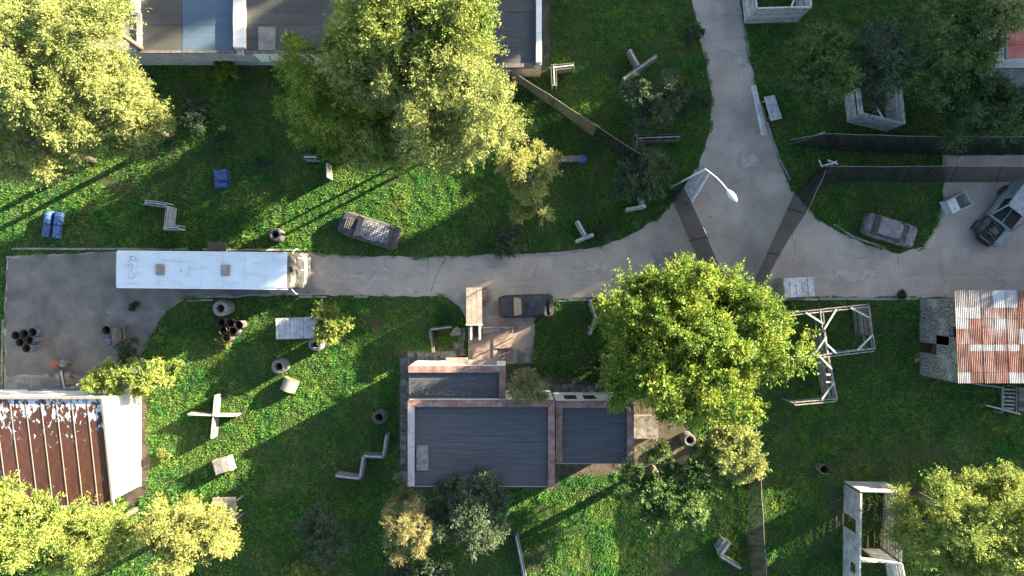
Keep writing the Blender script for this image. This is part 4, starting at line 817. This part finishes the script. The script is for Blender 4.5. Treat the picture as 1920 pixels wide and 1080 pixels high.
bs = thing('brace_post','pale wooden cross brace on the net corner by the grass island','post',(*W(1553,320),0))
for a,c in (((1553,325,0),(1562,305,3.2)),((1540,312,2.6),(1569,303,3.1)),((1536,300,2.7),(1541,312,2.6)),((1552,300,3.0),(1571,308,3.1))):
    b = MB(); b.tube([V3(*a),V3(*c)],.05,6); part('pole', b, M['woodwhite'], bs)
b = MB(); b.tube([V3(1482,270,.1),V3(1520,259,2.0),V3(1546,247,3.3)],.04,6); solo('net_pole', b, M['woodwhite'], 'bent pale pole holding the start of the upper net','pole',(*W(1482,270),0))

# ---------------------------------------------------------------- street lamp
base = V3(1257,352,0); topz = 7.6; tp = V3(1322,317,topz); hd = V3(1364,356,topz+.15)
lp = thing('street_lamp','tall street lamp with curved arm leaning over the road junction','street lamp',(base.x,base.y,0))
b = MB(); b.lathe([(.16,0),(.16,.5),(.09,.6)],10,tuple(base)); part('base', b, M['steel'], lp, smooth=True)
b = MB(); b.tube([base,base.lerp(Vector((tp.x,tp.y,topz)),.5),Vector((tp.x,tp.y,topz))],[.07,.055,.04],8); part('pole', b, M['lamp'], lp, smooth=True)
pts = []
for i in range(9):
    t = i/8; p = Vector((tp.x,tp.y,topz)).lerp(hd,t); p.z = topz+.12*math.sin(t*math.pi*.6); n = Vector((.5,.55,0)); p += n*math.sin(t*math.pi)*.10; pts.append(p)
b = MB(); b.tube(pts,[.038]*9,7); part('arm', b, M['lamp'], lp, smooth=True)
d = (pts[-1]-pts[-3]); d.z = 0; d.normalize(); sx = Vector((-d.y,d.x,0)); o_ = pts[-1]
b = MB(); rows = []
for t,wd,hh in ((0,.06,.05),(.12,.13,.10),(.35,.21,.14),(.6,.20,.13),(.8,.12,.09),(.9,.03,.04)):
    c = o_+d*t; rows.append([c+sx*wd*math.cos(a)+Vector((0,0,hh*math.sin(a))) for a in [2*math.pi*k/12 for k in range(13)]])
b.grid(rows); head = part('lamp_head', b, M['lamp'], lp, smooth=True)
b = MB(); c = o_+d*.5; b.grid([[c+d*(.3*math.cos(a)*r)+sx*(.17*math.sin(a)*r)+Vector((0,0,-.10-.06*(1-r))) for a in [2*math.pi*k/12 for k in range(13)]] for r in (.05,.6,1)]); part('lamp_glass', b, M['steel'], head, smooth=True)

# ---------------------------------------------------------------- drums and tyres
def make_drum(label, m_, lid=None, loc=(0,0,0), group=None):
    r = thing('steel_drum', label, 'drum', loc, random.uniform(0,6), group)
    b = MB(); b.lathe([(.0,.0),(.285,.0),(.295,.015),(.285,.03),(.285,.28),(.30,.30),(.285,.32),(.285,.57),(.30,.59),(.285,.61),(.285,.85),(.298,.87),(.29,.885)],20); part('body', b, M[m_], r, world=False, smooth=True)
    if lid: b = MB(); b.lathe([(.29,.885),(.27,.885),(.268,.865),(.0,.868)],20); l_ = part('lid', b, M[lid], r, world=False, smooth=True); b = MB(); b.lathe([(.0,.89),(.035,.89),(.035,.865)],8,(.16,.08,0)); part('bung', b, M['steel'], l_, world=False)
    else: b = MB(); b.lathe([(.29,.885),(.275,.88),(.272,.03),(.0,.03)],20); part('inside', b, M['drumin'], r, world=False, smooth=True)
    return r
def at(px,py,z): x,y = W(px,py,z); return (x,y,0)
G1 = 'six drums by the west edge of the yard'
d0 = make_drum('open drum with blue patches in the cluster by the west yard edge','drumblue',None,at(61,623,.88),G1)
for p in [(45,626),(29,629),(37,642),(54,638),(49,653)]: dup(d0,at(*p,.88),random.uniform(0,6))
d1 = make_drum('open charred drum beside the dark crate in the yard','drum',None,at(199,619,.88))
make_drum('closed blue-grey drum below the open charred drum','drumblue','drumblue',at(200,640,.88))
G3 = 'six drums below the tall tyre stack'
d3 = make_drum('open rusty drum in the cluster below the tyre stack','drum',None,at(414,605,.88),G3)
for p in [(431,606),(447,609),(418,620),(436,621),(424,634)]: dup(d3,at(*p,.88),random.uniform(0,6))
make_drum('drum with orange lid near the rusty-roofed house','drum','orange',at(101,682,.88)); make_drum('grey drum with patterned lid next to the orange lid','drum','drum',at(117,681,.88))
make_drum('lone open drum on the eastern lawn','drum',None,at(1546,881,.88))
make_drum('orange-topped drum carrying one end of a plank','drum','orange',at(1047,299,.88)); make_drum('blue drum carrying one end of a plank','blue','blue',at(1092,297,.88))
b = MB(); a = V3(1050,298,.95); c = V3(1089,297,.95); b.beam(a,c,.42,.06); solo('plank', b, M['wooddark'], 'dark plank laid across the orange and blue drums','plank',(a.x,a.y,.9))
dl = make_drum('lying charred drum beside the orange-lidded drum','drum','drum',(0,0,0),'lying drums by the yard strip')
def lay(o, px, py, ang, z=.30):
    """lay a drum on its side, axis along ang, centred at the photo point"""
    x,y = W(px,py,z+.25); o.rotation_euler = (0,R(90),ang); o.location = (x-.44*math.cos(ang),y-.44*math.sin(ang),z)
lay(dl,107,710,R(94)); d5 = dup(dl,(0,0,0)); lay(d5,124,709,R(94))
b = MB(); a = V3(114,695,.62); c = V3(120,727,.62); b.beam((a.x,a.y,.6),(c.x,c.y,.6),.09,.06); solo('batten', b, M['woodwhite'], 'pale batten lying in the groove between two lying drums','batten',(a.x,a.y,.58))
db = make_drum('lying blue drum in the square bundle on the west lawn','blue','blue',(0,0,0),'four blue drums strapped in a square')
lay(db,87,407,R(83))
for p in [(106,409),(84,432),(103,434)]: q = dup(db,(0,0,0)); lay(q,*p,R(83))
dk = make_drum('lying blue drum in the small pyramid below the sapling','blue','blue',(0,0,0),'three blue drums in a pyramid')
lay(dk,414,344,R(4)); q = dup(dk,(0,0,0)); lay(q,413,324,R(4)); q = dup(dk,(0,0,0)); lay(q,414,331,R(4),.82)
# tyres
def tyre_mesh(rt, ri, hh):
    b = MB(); b.lathe([(ri,.06),(ri+.06,.015),(rt-.12,.0),(rt-.02,.035),(rt,.09),(rt,hh-.09),(rt-.02,hh-.035),(rt-.12,hh),(ri+.06,hh-.015),(ri,hh-.06),(ri+.10,hh/2)],26,closed=True); return b
tb = tyre_mesh(.53,.27,.28); tme = bpy.data.meshes.new('tyre'); tme.from_pydata(tb.v,[],tb.f); tme.polygons.foreach_set('use_smooth',[True]*len(tme.polygons)); tme.materials.append(M['tyregrey'])
tme2 = tme.copy(); tme2.materials.clear(); tme2.materials.append(M['rubber'])
for si,(px,py,n,lab,me,sc) in enumerate([(515,440,4,'above the bus front',tme2,.88),(412,578,5,'above the six rusty drums',tme,1.0),(591,646,4,'beside the slatted platform',tme,.88),(522,687,4,'next to the curved metal cover',tme,.95),(711,783,4,'alone on the lawn west of the house',tme2,.92),(1293,826,4,'in the shade beneath the big rounded tree',tme2,.85)]):
    for k in range(n):
        x,y = W(px,py,n*.28*sc); o = bpy.data.objects.new('tyre',me); COL.objects.link(o); o.location = (x+random.uniform(-.03,.03),y+random.uniform(-.03,.03),k*.277*sc); o.rotation_euler = (0,0,random.uniform(0,6)); o.scale = (sc,sc,sc)
        o['label'] = ('topmost worn tyre of the stack ' if k == n-1 else 'worn tyre lower in the stack ')+lab; o['category'] = 'tyre'; o['group'] = 'tyres of the stack '+lab
# curved metal cover
cc = thing('curved_cover','curved metal sheet cover with rusty orange end on the sunlit lawn','cover',(*W(546,720),0),R(-22))
b = MB(); rows = []
for yy in (-.42,.42): rows.append([(.55*math.cos(a)*.95,yy,.25+.65*math.sin(a)) for a in [math.pi*k/12 for k in range(13)]])
b.grid(rows[::-1]); b.box(-.52,.52,-.41,.41,-.02,.26); part('sheet', b, M['steel'], cc, world=False, smooth=False)
for yy in (-.44,.40):
    b = MB(); n = 13; pts = [(.53*math.cos(math.pi*k/12),.25+.63*math.sin(math.pi*k/12)) for k in range(13)]; vv = [(p[0],yy,p[1]) for p in pts]+[(p[0],yy+.04,p[1]) for p in pts]; b.add(vv,[tuple(range(n)),tuple(range(2*n-1,n-1,-1))]+[(k,n+k,n+k+1,k+1) for k in range(n-1)]); part('end_board', b, M['orange'], cc, world=False)

# ---------------------------------------------------------------- vehicles
def loft(b, stations, sec):
    """stations: (x, half width, z low, z top); sec: list of (fraction of width, fraction of height)"""
    rows = []
    for x,wd,zl,zt_ in stations:
        rows.append([(x,wd*f,zl+(zt_-zl)*h) for f,h in sec]+[(x,-wd*f,zl+(zt_-zl)*h) for f,h in sec[::-1]])
    n = len(rows[0]); b.grid(rows); m = len(b.v)-len(rows)*n
    b.f.append(tuple(m+i for i in range(n-1,-1,-1))); b.f.append(tuple(m+(len(rows)-1)*n+i for i in range(n)))
    for i in range(len(rows)-1): b.f.append((m+i*n+n-1,m+i*n,m+(i+1)*n,m+(i+1)*n+n-1))
    return b
SEC = [(.0,0),(.8,0),(.98,.15),(1,.45),(.98,.78),(.90,.95),(.78,1.0),(.0,1.03)]
def wheel(root, x, y, r=.31, wd=.19, flat_=False):
    s_ = 1 if y > 0 else -1; wroot = MB(); pf = [(r*.62,-wd/2),(r*.9,-wd/2),(r,-wd/2+.03),(r,wd/2-.03),(r*.9,wd/2),(r*.62,wd/2)]
    b = MB(); b.lathe(pf,18); b.v = [(x+p[0],y+p[2],r*.97+p[1]) for p in b.v]; wo = part('wheel', b, M['rubber'], root, world=False, smooth=True)
    b = MB(); b.disc(r*.64,0,16); b.v = [(x+p[0],y+s_*wd*.3,r*.97+p[1]) for p in b.v]; part('rim', b, M['rustpost'], wo, world=False)
def car(name,label,px,py,ang,L,Wd,Ht,mbody,mroof,front=1,group=None,bonnet_len=.26,boot_len=.16,sunroof=False,open_bonnet=False,mbon=None):
    x,y = W(px,py,Ht*.7); root = thing(name,label,'car',(x,y,0),ang,group); h = Wd/2; l = L/2; belt = .62*Ht
    xb = l-L*bonnet_len; xt = -l+L*boot_len
    st = [(-l,h*.78,.30,belt*.80),(-l+.06,h*.90,.24,belt*.9),(-l+.25,h*.97,.20,belt*.97),(xt,h,.18,belt),(xb-.1,h,.18,belt),(xb+.15,h*.99,.18,belt*.95),(l-.35,h*.96,.20,belt*.84),(l-.08,h*.86,.24,belt*.76),(l,h*.70,.32,belt*.66)]
    b = loft(MB(),st,SEC); part('body', b, mbody, root, world=False, smooth=True)
    # bonnet and boot panels
    b = MB(); b.add([(xb+.05,-h*.80,belt*1.0+.005),(xb+.05,h*.80,belt*1.0+.005),(l-.18,h*.74,belt*.85+.005),(l-.18,-h*.74,belt*.85+.005),(xb+.05,-h*.80,belt*1.0+.035),(xb+.05,h*.80,belt*1.0+.035),(l-.18,h*.74,belt*.85+.03),(l-.18,-h*.74,belt*.85+.03)],[(0,1,2,3),(7,6,5,4),(0,4,5,1),(1,5,6,2),(2,6,7,3),(3,7,4,0)])
    part('engine_bay' if open_bonnet else 'bonnet', b, M['dark'] if open_bonnet else (mbon or mbody), root, world=False)
    b = MB(); b.add([(xt-.02,-h*.78,belt+.015),(xt-.02,h*.78,belt+.015),(-l+.12,h*.74,belt*.97),(-l+.12,-h*.74,belt*.97),(xt-.02,-h*.78,belt+.045),(xt-.02,h*.78,belt+.045),(-l+.12,h*.74,belt*.97+.03),(-l+.12,-h*.74,belt*.97+.03)],[(3,2,1,0),(4,5,6,7),(0,1,5,4),(1,2,6,5),(2,3,7,6),(3,0,4,7)]); part('boot_lid', b, mbody, root, world=False)
    r0 = xt+.30; r1 = xb-.55; rw = h*.74
    # roof plate, slightly domed
    rows = []
    for i in range(7):
        xx = r0+(r1-r0)*i/6; k = 1-.12*(abs(2*i/6-1)**3); rows.append([(xx,rw*f*k,Ht-.09*f*f-.05*abs(2*i/6-1)**2) for f in (-1,-.85,-.5,0,.5,.85,1)])
    b = MB(); b.grid([[(p[0],p[1],p[2]-.04) for p in r_][::-1] for r_ in rows]); b.grid(rows); ro_ = part('roof', b, mroof, root, world=False, smooth=True)
    if sunroof: b = MB(); b.box(r1-.42,r1-.28,-.28,.28,Ht-.02,Ht+.012); part('sunroof_dark', b, M['dark'], ro_, world=False)  # dark plate painted on for the unlit sunroof hole
    zr = Ht-.10
    for s_ in (-1,1):
        for (xa,xc) in ((xb-.02,r1+.0),((r0+r1)/2+.05,(r0+r1)/2),(xt+.02,r0)):
            b = MB(); b.beam((xa,s_*h*.88,belt-.02),(xc,s_*rw*.97,zr),.07,.05); part('pillar', b, mbody, root, world=False)
        for (xa,xc,xd,xe2) in ((xb-.10,(r0+r1)/2+.10,r1-.02,(r0+r1)/2+.05),((r0+r1)/2,xt+.08,(r0+r1)/2-.05,r0+.05)):
            b = MB(); b.add([(xa,s_*h*.86,belt+.01),(xc,s_*h*.86,belt+.01),(xe2,s_*rw*.96,zr-.02),(xd,s_*rw*.96,zr-.02)],[(0,1,2,3)]); part('side_window', b, M['pane'], root, world=False)  # wrecks have no panes: dark sheets paint the unlit openings
    b = MB(); b.add([(xb-.02,-h*.82,belt+.03),(xb-.02,h*.82,belt+.03),(r1+.0,rw*.9,zr+.0),(r1+.0,-rw*.9,zr+.0)],[(0,1,2,3)]); part('windscreen', b, M['pane'], root, world=False)
    b = MB(); b.add([(xt+.02,-h*.80,belt+.03),(xt+.02,h*.80,belt+.03),(r0,rw*.9,zr),(r0,-rw*.9,zr)],[(3,2,1,0)]); part('rear_window', b, M['pane'], root, world=False)
    b = MB(); b.box(xt+.1,xb-.1,-h*.8,h*.8,belt+.006,belt+.02); part('cabin_shade', b, M['dark'], root, world=False)  # dark plate on the closed hull paints the cabin's shade
    for xx in (l-.72,-l+.68):
        for s_ in (-1,1): wheel(root,xx,s_*(h-.10))
    for s_ in (-1,1):
        b = MB(); b.lathe([(0,0),(.09,.0),(.09,.04),(0,.05)],10); b.v = [(l-.06+p[2],s_*h*.56+p[0],belt*.62+p[1]) for p in b.v]; part('headlight', b, M['steel'], root, world=False)
    for xx in (l+.01,-l-.02): b = MB(); b.box(xx-.05,xx+.05,-h*.75,h*.75,.30,.42); part('bumper', b, M['rustpost'], root, world=False)
    return root
c1 = car('car_wreck','burnt car with checkered roof paint lying in the grass',690,431,R(-17.5)+math.pi,4.25,1.72,1.38,M['carburnt'],M['checker'],bonnet_len=.28,boot_len=.08)
for i in range(4):
    b = MB(); x = 1.15+i*.14; b.box(x,x+.10,-.45,.35,.93-.03*i,.97-.03*i); part('grille_slat', b, M['wooddark'], c1, world=False)
c2 = car('car_wreck','charcoal car with open sunroof parked beside the plank booth',986,574,R(2)+math.pi,3.75,1.62,1.36,M['cardark'],M['cardark'],bonnet_len=.27,boot_len=.10,sunroof=True)
b = MB(); b.box(-1.86,-1.62,-.42,.50,.80,1.02); part('rear_box', b, M['carburnt'], c2, world=False)
c3 = car('car_wreck','faded maroon car wreck on the grass island',1674,431,R(-17),3.75,1.62,1.34,M['carpink'],M['carpink'],bonnet_len=.22,boot_len=.12)
# wrecked truck, east edge
ta = math.atan2(75,58)+math.pi; x,y = W(1892,402,1.2); tk = thing('truck_wreck','pale blue wrecked off-road truck without bonnet at the road end','truck',(x,y,0),ta)
l=2.35; h=.98
b = loft(MB(),[(-l,h*.95,.45,1.05),(-l+.1,h,.40,1.1),(.75,h,.40,1.1),(.8,h*.98,.42,1.05)],SEC); part('body', b, M['truck'], tk, world=False, smooth=False)
b = loft(MB(),[(.8,h*.7,.42,.80),(1.5,h*.72,.40,.85),(l-.1,h*.62,.42,.80),(l,h*.5,.45,.7)],SEC); part('engine_bay', b, M['dark'], tk, world=False)
for s_ in (-1,1):
    b = loft(MB(),[(.8,.22,.55,1.0),(1.3,.24,.6,1.02),(1.9,.22,.55,.9),(2.1,.15,.5,.75)],SEC); b.v = [(p[0],p[1]+s_*.78,p[2]) for p in b.v]; part('wing', b, M['cardark'] if s_<0 else M['truck'], tk, world=False)
b = MB(); b.lathe([(0,.75),(.30,.78),(.34,.95),(.22,1.08),(0,1.1)],12,(1.4,0,0)); part('engine', b, M['carburnt'], tk, world=False)
for k in range(5):
    b = MB(); b.tube([(.95+.2*k,-.4,.9),(1.0+.2*k,0,1.05+.05*(k%2)),(1.05+.2*k,.4,.88)],.045,6); part('hose', b, M['rubber'], tk, world=False)
b = MB(); b.tube([(2.2,-.55,.75),(2.28,0,.95),(2.2,.55,.75)],.03,6); part('front_bar', b, M['seam'], tk, world=False)
rows = []
for i in range(5):
    xx = -l+.1+(2.2)*i/4; rows.append([(xx,h*.86*f,2.0-.06*f*f) for f in (-1,-.6,0,.6,1)])
b = MB(); b.grid([[(p[0],p[1],p[2]-.05) for p in r_][::-1] for r_ in rows]); b.grid(rows); part('roof', b, M['truck'], tk, world=False, smooth=True)
for s_ in (-1,1):
    for (xa,xc) in ((.72,-.05),(-.75,-.75),(-l+.08,-l+.12)):
        b = MB(); b.beam((xa,s_*h*.95,1.08),(xc,s_*h*.86,1.97),.09,.08); part('pillar', b, M['truck'], tk, world=False)
    b = MB(); b.add([(-.85,s_*h*.95,1.1),(-l+.15,s_*h*.95,1.1),(-l+.18,s_*h*.86,1.93),(-.85,s_*h*.86,1.93)],[(0,1,2,3)]); part('side_panel', b, M['truck'], tk, world=False)
b = MB(); b.box(-.8,.7,-h*.85,h*.85,1.09,1.12); part('cabin_shade', b, M['dark'], tk, world=False)  # dark slab painted in for the shaded cab
b = MB(); b.box(-.9,-.6,-h*.7,h*.7,1.1,1.55); part('seat', b, M['cardark'], tk, world=False)
for xx in (1.55,-1.5):
    for s_ in (-1,1): wheel(tk,xx,s_*.9,.42,.26)

# bus
zr = 3.05; xl,yt = W(219,472,zr); xr_,yb = W(548,541,zr); bl = xr_-xl; bw = yt-yb; bcx=(xl+xr_)/2; bcy=(yt+yb)/2
bs_ = thing('bus','long white bus with damaged front parked on the road','bus',(bcx,bcy,0),R(-.6))
h = bw/2; l = bl/2
st = [(-l,h*.97,.35,zr-.10),(-l+.08,h,.32,zr),(l-.9,h,.32,zr),(l-.85,h,.32,zr)]
SB = [(0,0),(.95,0),(1,.05),(1,.88),(.985,.945),(.93,.985),(.75,1.0),(0,1.012)]
b = loft(MB(),st,SB); part('body', b, M['busside'], bs_, world=False, smooth=False)
# roof skin: three long sheets
for i in range(8):
    xa = -l-.02+(bl-.30)*i/8; xc = -l-.02+(bl-.30)*(i+1)/8-.012; prof = [(.99,-.13),(.985,-.05),(.93,.0),(.75,.02),(.4,.03),(0,.035)]
    pr = [(h*f,zr+z+.01) for f,z in prof]+[(-h*f,zr+z+.01) for f,z in prof[-2::-1]]; b = MB(); b.grid([[(xa,p[0],p[1]) for p in pr],[(xc,p[0],p[1]) for p in pr]]); b.f = [f[::-1] for f in b.f]; part('roof_sheet', b, M['buswhite'], bs_, world=False, smooth=True)
for s_ in (-1,1):
    b = MB(); b.beam((-l,s_*h*1.0,zr-.06),(l-.3,s_*h*1.0,zr-.06),.05,.05); part('rain_gutter', b, M['white'], bs_, world=False)
for px in (302,424):
    xx = W(px,0,zr)[0]-bcx; b = MB(); b.box(xx-.28,xx+.28,-.36+.0,.36,zr+.02,zr+.13); ht_ = part('roof_hatch', b, M['woodwarm'], bs_, world=False); b = MB(); b.box(xx-.2,xx+.2,-.28,.28,zr+.13,zr+.16); part('hatch_cover', b, M['woodwarm'], ht_, world=False)
# front: rounded nose with smashed screen
nose = [(l-.85,1.0),(l-.25,.97),(l-.05,.85),(l+.05,.55),(l+.08,0)]
def nosering(off,z): return [(x-off,h*f,z) for x,f in nose]+[(x-off,-h*f,z) for x,f in nose[-2::-1]]
b = MB(); b.grid([nosering(-.18,.35),nosering(-.24,.9),nosering(-.20,1.25)]); part('front_panel', b, M['woodwarm'], bs_, world=False, smooth=True)
b = MB(); b.grid([nosering(-.20,1.25),nosering(-.02,2.55)]); part('windscreen', b, M['pane'], bs_, world=False, smooth=True)
b = MB(); b.grid([nosering(-.03,2.55),nosering(.0,2.9),nosering(.15,zr-.02)]); b.add(nosering(.15,zr-.02),[tuple(range(9))]); part('front_dome', b, M['wooddark'], bs_, world=False, smooth=True)
for yy in (-.75,-.35,.1,.5,.9): b = MB(); b.beam((l+.26-.1*abs(yy),yy,1.25),(l+.06-.12*abs(yy),yy,2.56),.07,.07); part('screen_bar', b, M['woodwarm'], bs_, world=False)
b = MB(); b.box(l-.16,l+.0,-.05,.28,zr-.05,zr+.02); part('broken_opening_dark', b, M['dark'], bs_, world=False)  # solid dark box stands for the unlit hole in the dome
b = MB(); b.box(l+.10,l+.40,-h*.85,h*.85,.35,.55); part('bumper', b, M['wood'], bs_, world=False)
for s_ in (-1,1):
    for k in range(7):
        xa = -l+.5+k*1.45; b = MB(); b.box(xa,xa+1.3,s_*h-.02 if s_>0 else s_*h-.012,s_*h+.012 if s_>0 else s_*h+.02,1.5,2.45); part('window', b, M['pane'], bs_, world=False)
    for xx in (-l+2.4,l-2.6): wheel(bs_,xx,s_*(h-.12),.48,.28)
    b = MB(); b.lathe([(0,0),(.11,0),(.11,.05),(0,.06)],10); b.v = [(l+.2+p[2],s_*h*.62+p[0],.85+p[1]) for p in b.v]; part('headlight', b, M['steel'], bs_, world=False)
    b = MB(); b.tube([(l-.25,s_*h,2.3),(l-.05,s_*(h+.28),2.2),(l-.08,s_*(h+.30),1.7)],.03,6); part('mirror_arm', b, M['white'], bs_, world=False)
def stroke(pts, wd=.03):
    q = [Vector(((W(p[0],p[1],zr)[0]-bcx),(W(p[0],p[1],zr)[1]-bcy))) for p in pts]; b = strip(q, wd, zr+.048); part('painted_mark', b, M['cardark'], bs_, world=False)
for pts in ([(243,483),(250,482),(256,486),(254,491),(250,490)],[(244,484),(247,489),(241,492)],[(241,496),(241,508)],[(246,495),(249,503),(246,510)],[(243,514),(241,519),(245,523),(251,523),(254,519),(252,515)],[(354,498),(356,504),(355,511),(348,510)],[(338,506),(343,510)],[(311,487),(309,491)]): stroke(pts)

# ---------------------------------------------------------------- grass, litter
def inpoly(x, y, poly):
    P = np.array([(p[0],p[1]) for p in poly]); n = len(P); r = np.zeros(len(x), bool); j = n-1
    for i in range(n):
        xi,yi = P[i]; xj,yj = P[j]
        if yi != yj: c = ((yi > y) != (yj > y)) & (x < (xj-xi)*(y-yi)/(yj-yi)+xi); r ^= c
        j = i
    return r
def vnoise(x, y, s, seed):
    g = np.random.default_rng(seed); T = g.random((64,64)); X = x/s; Y = y/s; xi = np.floor(X).astype(int); yi = np.floor(Y).astype(int); fx = X-xi; fy = Y-yi; fx = fx*fx*(3-2*fx); fy = fy*fy*(3-2*fy)
    t = lambda a,b_: T[a%64,b_%64]
    return (t(xi,yi)*(1-fx)+t(xi+1,yi)*fx)*(1-fy)+(t(xi,yi+1)*(1-fx)+t(xi+1,yi+1)*fx)*fy
NB = 1250000
gx = rng.uniform(-38.5,38.5,NB); gy = rng.uniform(-22.5,22.5,NB)
def vnoise0(x, y, s, seed):
    T = np.random.default_rng(seed).random((64,64)); X = x/s; Y = y/s; xi = np.floor(X).astype(int); yi = np.floor(Y).astype(int); fx = X-xi; fy = Y-yi
    return (T[xi%64,yi%64]*(1-fx)+T[(xi+1)%64,yi%64]*fx)*(1-fy)+(T[xi%64,(yi+1)%64]*(1-fx)+T[(xi+1)%64,(yi+1)%64]*fx)*fy
jx = gx+rng.normal(0,.05,NB)+(vnoise0(gx,gy,.7,21)-.5)*.5; jy = gy+rng.normal(0,.05,NB)+(vnoise0(gx,gy,.7,22)-.5)*.5
ok = ~inpoly(jx,jy,ROAD) & ~inpoly(jx,jy,DIRT2)
dirt = inpoly(jx,jy,DIRT)|inpoly(jx,jy,DIRT3); ok &= ~(dirt & (rng.random(NB) > .06))
for (a,b_,c,d) in ((nq[0],nq[1],nq[2],cq[3]),(cq[0],cq[1],cq[2],cq[3]),(eq[0],eq[1],eq[2],eq[3]),(bx0,bx1,by0,by1),(xw_,xe_,yS,yN)): ok &= ~((gx>a)&(gx<b_)&(gy>c)&(gy<d))
bare = vnoise(gx,gy,1.7,3)*.55+vnoise(gx,gy,.6,4)*.45
def pxell(px,py,rx_,ry_):
    x,y = W(px,py); return np.exp(-(((gx-x)/(rx_/S0))**2+((gy-y)/(ry_/S0))**2))
bp = np.zeros(NB)
for q in [(1640,860,70,35),(1575,960,28,90),(1660,990,70,60),(1760,850,60,25),(205,438,20,11),(705,610,14,16),(1240,1065,45,28),(1000,1060,40,30),(1270,800,40,50),(1100,920,30,18),(215,345,40,25),(300,285,60,25),(580,1070,80,25),(1330,955,14,9),(1640,290,90,8),(1545,155,40,70),(1660,90,60,60),(250,575,0.1,0.1)]: bp += pxell(*q)
ok &= rng.random(NB) > np.clip(bp*1.1+(bare-.62)*1.4,0,.93)
gx,gy,bare = gx[ok],gy[ok],bare[ok]; N = len(gx)
tuft = vnoise(gx,gy,.33,8)*.6+vnoise(gx,gy,1.3,9)*.4
hgt = (.04+.30*np.clip(tuft-.25,0,1)**1.3)*rng.uniform(.7,1.4,N); az = rng.uniform(0,2*np.pi,N); ln = rng.uniform(.3,1.2,N)*hgt*1.1; wd = rng.uniform(.022,.05,N)
ex,ey = np.cos(az),np.sin(az); px_,py_ = -ey,ex
v = np.empty((N,3,3),np.float32)
v[:,0] = np.stack([gx-px_*wd,gy-py_*wd,np.full(N,-.01)],1); v[:,1] = np.stack([gx+px_*wd,gy+py_*wd,np.full(N,-.01)],1); v[:,2] = np.stack([gx+ex*ln,gy+ey*ln,hgt],1)
me = mesh_np('grass', v.reshape(-1,3), np.arange(3*N).reshape(N,3)); me.materials.append(M['grass']); go = bpy.data.objects.new('grass', me); COL.objects.link(go)
go['kind'] = 'stuff'; go['label'] = 'rough green lawn grass with clumps between road and buildings'; go['category'] = 'grass'
print('grass tris', N)
lb_ = MB(); g = random.Random(9)
for i in range(2600):
    px = g.uniform(0,1920); py = g.uniform(0,740)
    x,y = W(px,py)
    if not inpoly(np.array([x]),np.array([y]),ROAD)[0]: continue
    a = g.uniform(0,6); s = g.uniform(.015,.055); z = .026
    lb_.add([(x+math.cos(a)*s,y+math.sin(a)*s,z),(x-math.sin(a)*s*.6,y+math.cos(a)*s*.6,z+.02),(x-math.cos(a)*s,y-math.sin(a)*s,z+.006),(x+math.sin(a)*s*.6,y-math.cos(a)*s*.6,z+.015)],[(0,1,2,3)])
lo = link_mesh('fallen_leaves', lb_, M['litter']); lo['kind'] = 'stuff'; lo['label'] = 'scattered dry leaves and chips on the road'; lo['category'] = 'leaves'
